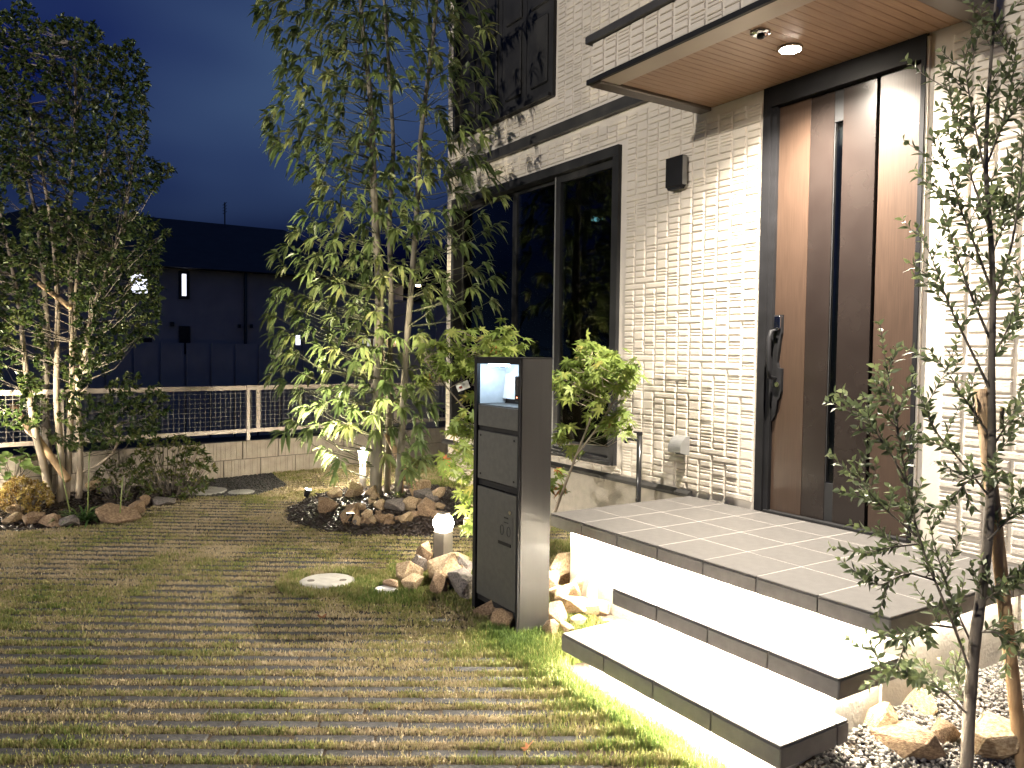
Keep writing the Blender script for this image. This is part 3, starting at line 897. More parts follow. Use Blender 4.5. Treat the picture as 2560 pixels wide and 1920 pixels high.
GRAV_R = [(2.0, -1.62), (2.0, .05), (3.3, .05), (3.3, -1.62)]
SIDE = [(-4.95, .3), (-3.57, .25), (-3.57, 7), (-6.2, 7)]
def in_porch(x, y):
    return ((x > -.02) & (x < 2.2) & (y > -1.18)) | ((x > .88) & (x < 2.14) & (y > -1.72)) | (y > .01) & (x > -3.57)
def lawn_mask(x, y):
    m_ = ~inside(BED_C, x, y) & ~inside(BED_L, x, y) & ~inside(DIRT, x, y) & ~inside(GRAV_R, x, y) & ~inside(SIDE, x, y) & ~in_porch(x, y)
    m_ &= (x > fence_x(y) + .01)
    m_ &= ~((x > -.01) & (x < .47) & (y > -1.70) & (y < -1.48))
    for cx, cy, r in ((-.83, -2.235, .168), (-.50, -1.99, .07), (-4.0, -2.33, .21), (-3.8, -2.03, .12)):
        m_ &= (x - cx) ** 2 + (y - cy) ** 2 > r * r
    m_ &= ~((x > 2.14) & (y > -1.75))
    return m_

# ------------------------------------------------------------------ rows of slim pavers in the lawn
ROW_A = math.radians(59.5)
RT = np.array([math.cos(ROW_A), math.sin(ROW_A)]); RN = np.array([-math.sin(ROW_A), math.cos(ROW_A)])
ROW = .1025
def paver_zone(x, y):
    m_ = lawn_mask(x, y)
    m_ &= ~((y > -1.86) & (x > .55))
    m_ &= ~((y > -1.80) & (x > -.95))
    m_ &= ~((x - -.83) ** 2 + (y - -2.235) ** 2 < .30 ** 2)
    m_ &= ~((x - -.55) ** 2 + (y - -1.9) ** 2 < .33 ** 2)
    m_ &= ~((x < -2.2) & (y > -.35))
    return m_
PAV = MB().box(-.149, .149, -.027, .027, -.04, 0, .004).mesh('paver', M['paver'])
cells = []
for k in range(-8, 46):
    nn_ = -1.967 + ROW * k - ROW * 8
    off = (.154 if k % 2 else 0) + .05 * math.sin(k * 1.7)
    for j in range(-26, 22):
        tt = j * .307 + off
        c = RT * tt + RN * nn_
        e1, e2 = c + RT * .14, c - RT * .14
        ok = paver_zone(np.array([c[0], e1[0], e2[0]]), np.array([c[1], e1[1], e2[1]])).all()
        if ok:
            P = np.array([c[0], c[1], zg(c[0])]) - CAM_POS
            dz = P @ FWD
            px_ = 1280 + FPX * (P @ RIGHT) / max(dz, .1); py_ = 960 - FPX * (P @ UP) / max(dz, .1)
            vis = dz > .3 and -900 < px_ < 2900 and py_ < 2400
            inf_ = -60 < px_ < 2620 and py_ < 1960
            if vis: cells.append((dz + (0 if inf_ else 50), c[0], c[1]))
cells.sort()
for dz, x, y in cells[:300]:
    obj('paver', PAV, lawn, loc=(x, y, zg(x) + .004 + RND.uniform(-.003, .003)), rot=(RND.uniform(-.01, .01), .022 * RT[0] + RND.uniform(-.008, .008), ROW_A + RND.uniform(-.012, .012)))
if len(cells) > 300:
    mm = MB()
    for dz, x, y in cells[300:]:
        a_ = ROW_A + RND.uniform(-.01, .01); ca, sa = math.cos(a_), math.sin(a_)
        vs = []
        for sx_, sy_ in ((-1, -1), (1, -1), (1, 1), (-1, 1)):
            lx, ly = sx_ * .149, sy_ * .027
            vs.append((x + ca * lx - sa * ly, y + sa * lx + ca * ly))
        mm.poly([(a, b, zg(a) - .03) for a, b in vs] + [(a, b, zg(a) + .004) for a, b in vs], [(4, 5, 6, 7), (0, 1, 5, 4), (1, 2, 6, 5), (2, 3, 7, 6), (3, 0, 4, 7)])
    tag(mm.build('far_pavers', M['paver'], lawn), kind='stuff')

# ------------------------------------------------------------------ grass
M['grass'] = leaf_mat('grass', [(0.0, (.07, .115, .028)), (.35, (.15, .20, .05)), (.55, (.25, .25, .088)), (.75, (.37, .305, .165)), (1.0, (.45, .375, .25))], trans=.25, rough=.6, spec=.25)
def vnoise(x, y, s, seed=0.0):
    # cheap smooth value noise
    xi = x * s + seed; yi = y * s + seed * 1.7
    x0_, y0_ = np.floor(xi), np.floor(yi)
    fx_, fy_ = xi - x0_, yi - y0_
    fx_ = fx_ * fx_ * (3 - 2 * fx_); fy_ = fy_ * fy_ * (3 - 2 * fy_)
    def h(a, b):
        v = np.sin(a * 127.1 + b * 311.7) * 43758.5453
        return v - np.floor(v)
    return (h(x0_, y0_) * (1 - fx_) + h(x0_ + 1, y0_) * fx_) * (1 - fy_) + (h(x0_, y0_ + 1) * (1 - fx_) + h(x0_ + 1, y0_ + 1) * fx_) * fy_
def seen(x, y, mpx=60):
    P = np.stack([x, y, zg(x)], -1) - CAM_POS
    dz = P @ FWD
    px_ = 1280 + FPX * (P @ RIGHT) / np.maximum(dz, .05); py_ = 960 - FPX * (P @ UP) / np.maximum(dz, .05)
    return (dz > .4) & (px_ > -mpx) & (px_ < 2560 + mpx) & (py_ < 1920 + 2 * mpx), dz
def scatter(n, x0_, x1_, y0_, y1_):
    return NR.uniform(x0_, x1_, n), NR.uniform(y0_, y1_, n)
gx, gy = scatter(2300000, -5.0, 2.4, -6.2, .3)
ok, dz = seen(gx, gy, 60)
wide_, _d = seen(gx, gy, 800)
ok |= wide_ & (NR.random(len(gx)) < .45)
keep = ok & lawn_mask(gx, gy)
keep &= NR.random(len(gx)) < np.clip((3.2 / np.maximum(dz, .5)) ** 1.35, .12, 1)
gx, gy, dz = gx[keep], gy[keep], dz[keep]
nn_ = gx * RN[0] + gy * RN[1]
ph = np.abs(((nn_ + 1.967) / ROW + .5) % 1.0 - .5) * ROW        # distance from a paver's centre line
pz = paver_zone(gx, gy)
cover = vnoise(gx, gy, 2.3, 3.1) * .6 + vnoise(gx, gy, 7.0, 9.2) * .4
onp = pz & (ph < .0275)
over = onp & (NR.random(len(gx)) < np.clip((cover - .45) * 1.9, 0.02, .5) * np.clip((dz - 2.2) / 2.2, .05, 1))
keep = ~onp | over
gx, gy, dz, ph, pz, onp = gx[keep], gy[keep], dz[keep], ph[keep], pz[keep], onp[keep]
n = len(gx)
dry = vnoise(gx, gy, 3.1, 5.5) * .55 + vnoise(gx, gy, 11, 2.2) * .45
near_step = (np.clip(1 - np.abs(gy + 1.8) / .35, 0, 1) * (gx > .3)) + (~pz) * .55
tint = np.clip(.30 + dry * .85 + .12 * np.clip(-gx - 1.0, 0, 1) - near_step * .33 + NR.normal(0, .14, n), 0, 1)
hgt = (.012 + .017 * NR.random(n)) * (1 + .9 * np.clip(near_step, 0, 1)) * (1 - .25 * (tint > .65)) * (.75 + .5 * cover[keep])
hgt *= np.where(onp, .7, 1)
wid = (.0014 + .0013 * NR.random(n)) * np.clip(dz / 3.0, .9, 2.2)
az = NR.uniform(0, 2 * math.pi, n); lean = NR.uniform(.05, .5, n)
dx_, dy_ = np.cos(az) * lean * hgt, np.sin(az) * lean * hgt
az2 = NR.uniform(0, 2 * math.pi, n)
wx, wy = np.cos(az2) * wid, np.sin(az2) * wid
z0_ = zg(gx) - .002 + np.where(onp, .005, 0)
V = np.empty((n, 5, 3))
V[:, 0] = np.stack([gx - wx, gy - wy, z0_], -1); V[:, 1] = np.stack([gx + wx, gy + wy, z0_], -1)
V[:, 2] = np.stack([gx + dx_ * .4 + wx * .8, gy + dy_ * .4 + wy * .8, z0_ + hgt * .6], -1)
V[:, 3] = np.stack([gx + dx_ * .4 - wx * .8, gy + dy_ * .4 - wy * .8, z0_ + hgt * .6], -1)
V[:, 4] = np.stack([gx + dx_, gy + dy_, z0_ + hgt * (1 - .25 * lean)], -1)
base_i = (np.arange(n) * 5)[:, None, None]
F = (np.array([[0, 1, 2], [0, 2, 3], [3, 2, 4]])[None] + base_i).reshape(-1, 3)
grass = obj('grass', np_mesh('grass', V.reshape(-1, 3), F, M['grass'], np.repeat(tint, 3)))
tag(grass, 'short patchy lawn grass growing between the paver rows', 'grass', kind='stuff')
print('grass blades', n)

# ------------------------------------------------------------------ loose stones and mulch
def pebble_field(name, label, cat, pts, size, mats_, parent=None, flat=.6, hs=None):
    """many small angular stones in one mesh"""
    base = np.array([(1, 0, 0), (-1, 0, 0), (0, 1, 0), (0, -1, 0), (0, 0, 1), (0, 0, -1)], float)
    fc_ = np.array([(0, 2, 4), (2, 1, 4), (1, 3, 4), (3, 0, 4), (2, 0, 5), (1, 2, 5), (3, 1, 5), (0, 3, 5)])
    n = len(pts)
    s = size * NR.uniform(.55, 1.25, (n, 1, 1)) * NR.uniform(.7, 1.2, (n, 6, 1))
    a = NR.uniform(0, 6.28, n)
    v = base[None] * s * np.array([1, .72, flat])[None, None]
    tilt = NR.uniform(-.5, .5, (n, 1))
    x = v[..., 0] * np.cos(a)[:, None] - v[..., 1] * np.sin(a)[:, None]
    y = v[..., 0] * np.sin(a)[:, None] + v[..., 1] * np.cos(a)[:, None]
    z = v[..., 2] + x * tilt
    V = np.stack([x, y, z], -1) + pts[:, None, :]
    F = (fc_[None] + (np.arange(n) * 6)[:, None, None]).reshape(-1, 3)
    o = obj(name, np_mesh(name, V.reshape(-1, 3), F, mats_, np.repeat(NR.random(n), 8)), parent)
    return tag(o, label, cat, kind='stuff')
M['gravel'] = leaf_mat('gravel', [(0, (.07, .066, .066)), (.4, (.16, .148, .14)), (.75, (.27, .25, .23)), (1, (.42, .39, .36))], trans=0.0, rough=.7)
def zr(x, y):
    return zg(x) + .003 + .115 * np.clip((y + 1.75) / .75, 0, 1) * np.clip((2.42 - x) / .36, 0, 1)
gb = MB()
gxa, gya = np.array([2.0, 2.06, 2.15, 2.24, 2.33, 2.42, 2.8, 3.4]), np.linspace(-1.76, .02, 12)
gb.poly([(a, b, float(zr(a, b))) for b in gya for a in gxa], [(j * 8 + i, j * 8 + i + 1, (j + 1) * 8 + i + 1, (j + 1) * 8 + i) for j in range(11) for i in range(7)])
tag(gb.build('gravel_bed', M['soil']), kind='structure')
x, y = scatter(22000, 2.02, 3.2, -1.75, -.02)
k_ = seen(x, y, 100)[0] & ~((x < 2.03) & (y > -1.70))
pts = np.stack([x, y, zr(x, y) + NR.uniform(0, .012, len(x))], -1)[k_]
pebble_field('gravel', 'pale grey crushed gravel beside the porch', 'gravel', pts, .0135, M['gravel'])
M['gravel_dark'] = leaf_mat('gravel_dark', [(0, (.02, .02, .02)), (1, (.10, .095, .09))], trans=0.0, rough=.8)
x, y = scatter(9000, -4.9, -3.4, -2.8, -1.3)
k_ = inside(DIRT, x, y)
pebble_field('dark_gravel', 'dark gravel strip by the block wall', 'gravel', np.stack([x, y, zg(x) + .004], -1)[k_], .014, M['gravel_dark'])

def mound(x, y):
    """height of the centre bed"""
    r2 = ((x + 2.55) / 1.0) ** 2 + ((y + 1.05) / .95) ** 2
    return .07 * np.clip(1 - r2, 0, 1)
bedm = MB()
NG = 26
gxv = np.linspace(-3.5, -1.5, NG); gyv = np.linspace(-2.05, -.1, NG)
vs = [(a, b, zg(a) + .003 + float(mound(a, b))) for b in gyv for a in gxv]
fs = []
for j in range(NG - 1):
    for i in range(NG - 1):
        a, b = (gxv[i] + gxv[i + 1]) / 2, (gyv[j] + gyv[j + 1]) / 2
        if inside(BED_C, a, b): fs.append((j * NG + i, j * NG + i + 1, (j + 1) * NG + i + 1, (j + 1) * NG + i))
bedm.poly(vs, fs)
tag(bedm.build('planting_bed', M['mulch']), kind='structure')
def chips(poly, n, name, label, zf):
    xs_ = [p[0] for p in poly]; ys_ = [p[1] for p in poly]
    x, y = scatter(n, min(xs_), max(xs_), min(ys_), max(ys_))
    k = inside(poly, x + NR.normal(0, .02, n), y + NR.normal(0, .02, n))
    x, y = x[k], y[k]; n = len(x)
    L = NR.uniform(.012, .034, n); Wd = NR.uniform(.005, .012, n)
    a = NR.uniform(0, 6.28, n); tl = NR.uniform(-.6, .6, n); rl = NR.uniform(-.7, .7, n)
    V = np.zeros((n, 8, 3))
    i = 0
    for sz in (-1, 1):
        for sx_, sy_ in ((-1, -1), (1, -1), (1, 1), (-1, 1)):
            lx, ly, lz = sx_ * L, sy_ * Wd, sz * .003
            zz = lx * tl + ly * rl + lz
            V[:, i] = np.stack([x + lx * np.cos(a) - ly * np.sin(a), y + lx * np.sin(a) + ly * np.cos(a), zf(x, y) + .012 + zz], -1)
            i += 1
    F = (np.array([(0, 3, 2, 1), (4, 5, 6, 7), (0, 1, 5, 4), (1, 2, 6, 5), (2, 3, 7, 6), (3, 0, 4, 7)])[None] + (np.arange(n) * 8)[:, None, None]).reshape(-1, 4)
    tag(obj(name, np_mesh(name, V.reshape(-1, 3), F, M['mulch'])), label, 'mulch', kind='stuff')
chips(BED_C, 6500, 'bark_mulch', 'dark bark mulch around the rocks of the centre bed', lambda x, y: zg(x) + mound(x, y))
chips([p for p in BED_L], 3500, 'bark_mulch', 'dark bark mulch in the left shrub bed', lambda x, y: zg(x))

# ------------------------------------------------------------------ rocks
def rock_mesh(seed, npts=16, sub=1):
    r_ = random.Random(seed)
    bm = bmesh.new()
    for i in range(npts):
        v = Vector((r_.gauss(0, 1), r_.gauss(0, 1), r_.gauss(0, 1))).normalized()
        v *= r_.uniform(.82, 1.05)
        bm.verts.new(v)
    res = bmesh.ops.convex_hull(bm, input=list(bm.verts))
    bmesh.ops.delete(bm, geom=[v for v in bm.verts if not v.link_faces], context='VERTS')
    bmesh.ops.bevel(bm, geom=list(bm.edges), offset=.035, segments=1, affect='EDGES')
    for v in bm.verts:
        n_ = mnoise.noise_vector(v.co * 1.9 + Vector((seed, 0, 0)))
        v.co += n_ * .13
    me = bpy.data.meshes.new('rock')
    bmesh.ops.recalc_face_normals(bm, faces=bm.faces)
    bm.to_mesh(me); bm.free()
    return me
ROCKS = {}
for mk in ('rock_a', 'rock_b', 'rock_c'):
    ROCKS[mk] = []
    for i in range(7):
        me = rock_mesh(i * 3 + hash(mk) % 1 + {'rock_a': 0, 'rock_b': 40, 'rock_c': 80}[mk], 13 + i % 4 * 2)
        me.materials.append(M[mk])
        ROCKS[mk].append(me)
RC = [0]
def rock(x, y, z, sx_, sy_, sz_, rz, mk, label, group=None, tilt=(0, 0)):
    RC[0] += 1
    o = obj('rock', ROCKS[mk][RC[0] % 7], None, loc=(x, y, z), rot=(tilt[0], tilt[1], rz), scale=(sx_, sy_, sz_))
    return tag(o, label, 'rock', group)
def on_ground(px, py):
    d = FWD + (px - 1280) / FPX * RIGHT - (py - 960) / FPX * UP
    t = (zg(CAM_POS[0]) - CAM_POS[2]) / (d[2] + .022 * d[0])
    p = CAM_POS + t * d
    for _ in range(6):
        t = (zg(CAM_POS[0]) + float(mound(p[0], p[1])) - CAM_POS[2]) / (d[2] + .022 * d[0])
        p = CAM_POS + t * d
    return p, t
def rock_px(px, py, wpx, hpx, mk, label, group=None, rz=None, lift=0.0):
    """a rock whose foot is at this spot of the garden, of this width and height"""
    p, t = on_ground(px, py)
    w = wpx / FPX * t / 2 * 1.38; h = hpx / FPX * t / 2 * 1.4
    # centre stands one radius behind the front foot
    c = p + np.array([FWD[0], FWD[1], 0]) * w * .55
    return rock(c[0], c[1], p[2] + h * .80 + lift, w * 1.05, w * RND.uniform(.8, 1.0), h * 1.12, RND.uniform(0, 6.28) if rz is None else rz, mk, label, group, (RND.uniform(-.2, .2), RND.uniform(-.2, .2)))
# centre bed, large ones first
C_ = 'rocks piled round the centre tree'
for a in [
    (865, 1312, 58, 40, 'rock_b', 'large dark brown rock at the front left of the centre bed'),
    (815, 1290, 44, 40, 'rock_b', 'upright split brown rock on the left of the centre bed'),
    (918, 1308, 26, 28, 'rock_a', 'small ochre rock at the front middle of the centre bed'),
    (948, 1314, 42, 26, 'rock_b', 'flat orange-brown rock at the front middle of the centre bed'),
    (1012, 1312, 32, 26, 'rock_a', 'pale pointed ochre rock at the front right of the centre bed'),
    (1062, 1296, 50, 40, 'rock_b', 'tall orange-streaked rock at the right of the centre bed'),
    (1056, 1270, 60, 36, 'rock_c', 'grey-brown speckled rock at the foot of the slanted stake'),
    (985, 1284, 50, 30, 'rock_c', 'round grey rock in front of the centre tree trunks'),
    (950, 1280, 34, 26, 'rock_a', 'tan wedge rock right at the tree foot'),
    (1024, 1282, 34, 34, 'rock_a', 'tilted flat tan rock right of the trunks'),
    (1050, 1240, 46, 40, 'rock_a', 'pale rock standing behind the slanted stake'),
    (1090, 1252, 44, 26, 'rock_a', 'long pale rock at the right rear of the centre bed'),
    (880, 1248, 46, 36, 'rock_a', 'bright lit rock just left of the round post lamp'),
    (930, 1246, 34, 30, 'rock_a', 'bright lit rock just right of the round post lamp'),
    (832, 1252, 40, 24, 'rock_a', 'flat lit rock at the left rear of the centre bed'),
    (1100, 1306, 40, 22, 'rock_b', 'low reddish rock at the right front corner of the centre bed')]:
    rock_px(*a, group=C_)
fill_ = []
for i in range(34):
    px_ = RND.uniform(800, 1105); py_ = RND.uniform(1252, 1318)
    if (px_ - 960) ** 2 / 150 ** 2 + (py_ - 1284) ** 2 / 42 ** 2 > 1: continue
    fill_.append((px_, py_, RND.uniform(20, 34), RND.uniform(13, 22), RND.choice(['rock_a', 'rock_b', 'rock_b', 'rock_c'])))
ORD = 'first second third fourth fifth sixth seventh eighth ninth tenth eleventh twelfth thirteenth fourteenth fifteenth sixteenth seventeenth eighteenth nineteenth twentieth'.split()
ORD += ['twenty-' + o_ for o_ in ORD[:9]] + ['thirtieth'] + ['thirty-' + o_ for o_ in ORD[:9]]
for i, a in enumerate(sorted(fill_)):
    rock_px(*a, 'small %s filler rock, %s from the left among the small ones in the centre bed' % ({'rock_a': 'tan', 'rock_b': 'brown', 'rock_c': 'grey'}[a[4]], ORD[i]), C_)
P_ = 'rocks round the mailbox pillar'
for a in [
    (1062, 1426, 60, 52, 'rock_b', 'brown angular rock behind the bollard lamp base on its left'),
    (1022, 1462, 62, 46, 'rock_a', 'pale speckled rock left of the bollard lamp'),
    (1030, 1480, 58, 34, 'rock_a', 'tan wedge rock in the grass at the left end of the pillar rocks'),
    (1115, 1474, 108, 62, 'rock_a', 'long pale yellow rock in front of the bollard lamp'),
    (1150, 1506, 84, 62, 'rock_c', 'dark grey veined rock left of the mailbox pillar'),
    (975, 1478, 46, 20, 'rock_b', 'flat reddish rock tip at the left end by the white lid'),
    (1150, 1424, 46, 30, 'rock_a', 'small pale rock behind the bollard lamp'),
    (1095, 1492, 40, 44, 'rock_b', 'narrow brown rock in front of the long pale yellow rock'),
    (1045, 1440, 44, 40, 'rock_c', 'grey rock behind the pale speckled rock'),
    (1165, 1470, 50, 60, 'rock_c', 'grey-brown rock leaning on the pillar left edge'),
    (1222, 1548, 74, 46, 'rock_b', 'reddish rock tucked under the mailbox pillar door'),
    (1262, 1580, 60, 44, 'rock_b', 'dark rock under the near corner of the mailbox pillar')]:
    rock_px(*a, group=P_)
R_ = 'rocks between pillar and steps'
for a in [
    (1410, 1475, 66, 70, 'rock_a', 'large pale rock against the porch base'),
    (1385, 1492, 44, 56, 'rock_b', 'brown rock wedged between the pillar edge and the large pale rock'),
    (1432, 1508, 46, 44, 'rock_a', 'tan rock in the middle of the step-side pile, below the large pale one'),
    (1475, 1545, 44, 40, 'rock_a', 'bright rock right of the wide mottled rock'),
    (1415, 1590, 40, 30, 'rock_a', 'small pale rock at the front of the step-side pile'),
    (1490, 1520, 44, 50, 'rock_a', 'tall bright rock left of the upper floating step'),
    (1460, 1500, 64, 60, 'rock_a', 'rounded bright rock under the left end of the steps'),
    (1400, 1520, 46, 44, 'rock_a', 'pale rock beside the pillar edge, middle of its pile'),
    (1432, 1545, 70, 48, 'rock_a', 'wide mottled rock in the middle of the step-side pile'),
    (1392, 1565, 52, 44, 'rock_b', 'brown lit rock low beside the pillar edge'),
    (1444, 1570, 36, 26, 'rock_a', 'small rounded rock near the lowest step'),
    (1375, 1596, 40, 34, 'rock_b', 'small tan rock at the grass edge beside the pillar'),
    (1510, 1540, 40, 30, 'rock_a', 'small bright rock between the two floating steps')]:
    rock_px(*a, group=R_)
O_ = 'rocks round the olive'
for a in [
    (2215, 1880, 130, 110, 'rock_a', 'big bright rock right of the lowest step'),
    (2290, 1840, 120, 90, 'rock_a', 'flat bright rock behind the front rocks by the olive'),
    (2290, 1945, 170, 110, 'rock_b', 'broad brown rock at the bottom edge left of the olive trunk'),
    (2372, 1900, 80, 76, 'rock_b', 'dark round rock touching the olive trunk'),
    (2500, 1925, 170, 110, 'rock_a', 'big pale rock right of the olive trunk'),
    (2135, 1810, 40, 24, 'rock_a', 'small pale rock beside the step corner')]:
    rock_px(a[0], a[1] + 6, a[2] * .82, a[3] * .82, *a[4:], group=O_, lift=.025)
L_ = 'rocks edging the left bed'
for a in [
    (280, 1314, 90, 38, 'rock_b', 'large smooth reddish rock at the front of the left bed'),
    (335, 1286, 38, 26, 'rock_b', 'small round brown rock behind the big reddish one'),
    (358, 1268, 30, 24, 'rock_b', 'small orange rock at the right end of the left bed'),
    (400, 1266, 50, 18, 'rock_c', 'flat grey-brown rock beside the azalea shrub'),
    (20, 1312, 40, 22, 'rock_a', 'pale flat rock at the left picture edge'),
    (75, 1318, 44, 30, 'rock_b', 'lumpy tan rock in front of the orange shrub'),
    (120, 1322, 50, 28, 'rock_b', 'dark brown rock left of the strap-leaf clump'),
    (165, 1322, 44, 24, 'rock_c', 'shadowed grey rock below the strap-leaf clump'),
    (225, 1232, 32, 30, 'rock_a', 'upright tan rock leaning on the block wall foot'),
    (255, 1242, 50, 20, 'rock_c', 'flat rock lying by the block wall foot'),
    (30, 1290, 40, 26, 'rock_a', 'yellow-lit rock under the orange shrub')]:
    rock_px(*a, group=L_)
# ------------------------------------------------------------------ foliage
M['leaf_oak'] = leaf_mat('leaf_oak', [(0, (.085, .13, .045)), (.5, (.145, .195, .07)), (.85, (.21, .255, .095)), (1, (.31, .33, .13))], trans=.45, rough=.38, spec=.5)
M['leaf_small'] = leaf_mat('leaf_small', [(0, (.03, .055, .016)), (.6, (.065, .098, .026)), (1, (.14, .16, .05))], trans=.3, rough=.42, spec=.5)
M['leaf_maple'] = leaf_mat('leaf_maple', [(0, (.13, .19, .045)), (.55, (.22, .29, .07)), (.88, (.34, .37, .10)), (.96, (.38, .18, .06)), (1, (.42, .15, .06))], trans=.5, rough=.55, spec=.3)
M['leaf_olive'] = leaf_mat('leaf_olive', [(0, (.075, .10, .05)), (.6, (.13, .165, .08)), (.9, (.22, .27, .11)), (1, (.34, .38, .22))], trans=.3, rough=.45, spec=.45)
M['leaf_gold'] = leaf_mat('leaf_gold', [(0, (.13, .075, .022)), (.5, (.27, .18, .05)), (1, (.42, .34, .10))], trans=.35, rough=.5)
M['leaf_pale'] = leaf_mat('leaf_pale', [(0, (.13, .21, .06)), (1, (.24, .33, .11))], trans=.35, rough=.45)
M['leaf_strap'] = leaf_mat('leaf_strap', [(0, (.03, .07, .02)), (.7, (.06, .12, .03)), (1, (.16, .2, .06))], trans=.25, rough=.4)
M['leaf_azalea'] = leaf_mat('leaf_azalea', [(0, (.05, .08, .02)), (.6, (.10, .13, .035)), (1, (.2, .19, .06))], trans=.3, rough=.5)

def spline(pts, n):
    pts = np.array(pts, float)
    d = np.r_[0, np.cumsum(np.linalg.norm(np.diff(pts, axis=0), axis=1))]
    t = np.linspace(0, d[-1], n)
    # smoothed piecewise path
    out = np.stack([np.interp(t, d, pts[:, i]) for i in range(3)], -1)
    for _ in range(2):
        out[1:-1] = (out[:-2] + 2 * out[1:-1] + out[2:]) / 4
    return out

def poly_inside(poly, x, y):
    return inside(poly, x, y)

def crown_points(outline, gaps, rad, depth0, spread, seed, ntry=26000, dens=None):
    """leafy shoot positions: evenly spaced through a crown volume that has this silhouette and open gaps"""
    rng = np.random.default_rng(seed)
    xs_ = [p[0] for p in outline]; ys_ = [p[1] for p in outline]
    X = rng.uniform(min(xs_), max(xs_), ntry); Y = rng.uniform(min(ys_), max(ys_), ntry)
    k = inside(outline, X, Y)
    for g_ in gaps:
        k &= ((X - g_[0]) / g_[2]) ** 2 + ((Y - g_[1]) / g_[3]) ** 2 > 1
    X, Y = X[k], Y[k]
    D = depth0 + rng.uniform(-1, 1, len(X)) * spread
    pts3 = []
    kept = []
    cell = {}
    for x, y, d in zip(X, Y, D):
        key = (int(x // rad), int(y // rad), int((d - depth0) // .8))
        bad = False
        for i in (-1, 0, 1):
            for j in (-1, 0, 1):
                for q in cell.get((key[0] + i, key[1] + j, key[2]), ()):
                    if (q[0] - x) ** 2 + (q[1] - y) ** 2 < rad * rad: bad = True; break
                if bad: break
            if bad: break
        if bad: continue
        cell.setdefault(key, []).append((x, y))
        kept.append((x, y, d))
    return np.array(kept)

def whorl(points, outdir, n_leaf, length, width, droop, rng, spread=(.25, 1.1), hang=.35, shoot=.05):
    """leaves fanned round shoot tips"""
    B, Dr, Nn, Ls, Ws, Ts = [], [], [], [], [], []
    for p, o, tn in points:
        t0 = tn
        o = o / (np.linalg.norm(o) + 1e-9)
        a = np.cross(o, [0, 0, 1.0]); a /= np.linalg.norm(a) + 1e-9
        b = np.cross(a, o)
        k = rng.integers(n_leaf[0], n_leaf[1])
        ph0 = rng.uniform(0, 6.28)
        for i in range(k):
            ph = ph0 + i * 2.4
            ang_ = rng.uniform(*spread)
            d = o * math.cos(ang_) + (a * math.cos(ph) + b * math.sin(ph)) * math.sin(ang_)
            d = d + np.array([0, 0, -hang * rng.uniform(.4, 1.4)])
            d /= np.linalg.norm(d)
            B.append(p - o * rng.uniform(0, shoot)); Dr.append(d)
            nn = np.array([0, 0, 1.0]) * 1.0 + o * .3 + rng.normal(0, .35, 3)
            Nn.append(nn)
            Ls.append(length * rng.uniform(.7, 1.2)); Ws.append(width * rng.uniform(.8, 1.2))
            Ts.append(np.clip(t0 + rng.normal(0, .15), 0, 1))
    return np.array(B), np.array(Dr), np.array(Nn), np.array(Ls), np.array(Ws), np.array(Ts)

def make_crown(name, parent, m_, data, tmpl, droop, foldk=.45):
    B, Dr, Nn, Ls, Ws, Ts = data
    v, f, nf = place_leaves(B, Dr, Nn, Ls, Ws, droop, tmpl, foldk)
    return obj(name, np_mesh(name, v, f, m_, np.repeat(Ts, nf), smooth=True), parent)

def twigs_to(stems, pts, m_, parent, rng, r0=.006, name='branch', merge=.45, sag=.0):
    """thin branches joining shoots to the nearest stem lower down"""
    S = np.concatenate(stems)
    mm = MB()
    outs = []
    for p in pts:
        d = S - p
        low = p[2] - S[:, 2]
        cost = np.linalg.norm(d, axis=1) + np.abs(low - .35 * np.linalg.norm(d[:, :2], axis=1)) * 1.2
        q = S[np.argmin(cost)]
        L = np.linalg.norm(p - q)
        mid = q * .45 + p * .55 + np.array([0, 0, -.06 * L]) + rng.normal(0, .03, 3)
        path = [q, mid, p]
        mm.tube(path, [min(.014, r0 * (.5 + L)), r0 * .6, r0 * .3], 5, cap=False)
        outs.append(p - mid)
    tag(mm.build('twigs', m_, parent, smooth=True), kind='stuff')
    return outs

M['bark_twig'] = mat('bark_twig', (.06, .07, .03), (.11, .11, .06), 12, .8)
# ---- centre tree: three stems, drooping lance leaves
rng = np.random.default_rng(5)
D0 = 6.95
CT = thing('garden_tree', 'tall three-stemmed evergreen tree with drooping green leaves in the centre bed', 'tree', tuple(pix(955, 1258, D0)))
st_px = [[(938, 1275, 0), (942, 1100, .02), (946, 900, .03), (950, 720, .02), (938, 560, 0), (932, 400, -.03), (928, 250, -.05), (905, 60, -.05), (895, -140, 0)],
         [(966, 1275, .1), (972, 1100, .12), (976, 900, .15), (978, 720, .2), (972, 560, .25), (985, 380, .3), (975, 200, .35), (960, 0, .4), (955, -120, .4)],
         [(992, 1275, -.05), (1004, 1100, -.08), (1014, 900, -.1), (1028, 720, -.12), (1042, 540, -.15), (1050, 350, -.18), (1072, 180, -.2), (1090, 30, -.2), (1105, -120, -.2)]]
stems = []
for k, (pl, r) in enumerate(zip(st_px, (.056, .031, .036))):
    P3 = spline([pix(a, b, D0 + c) for a, b, c in pl], 40)
    stems.append(P3)
    MB().tube(P3, np.linspace(r, .012, 40), 12).build('trunk', M['bark_grey'], CT, smooth=True)
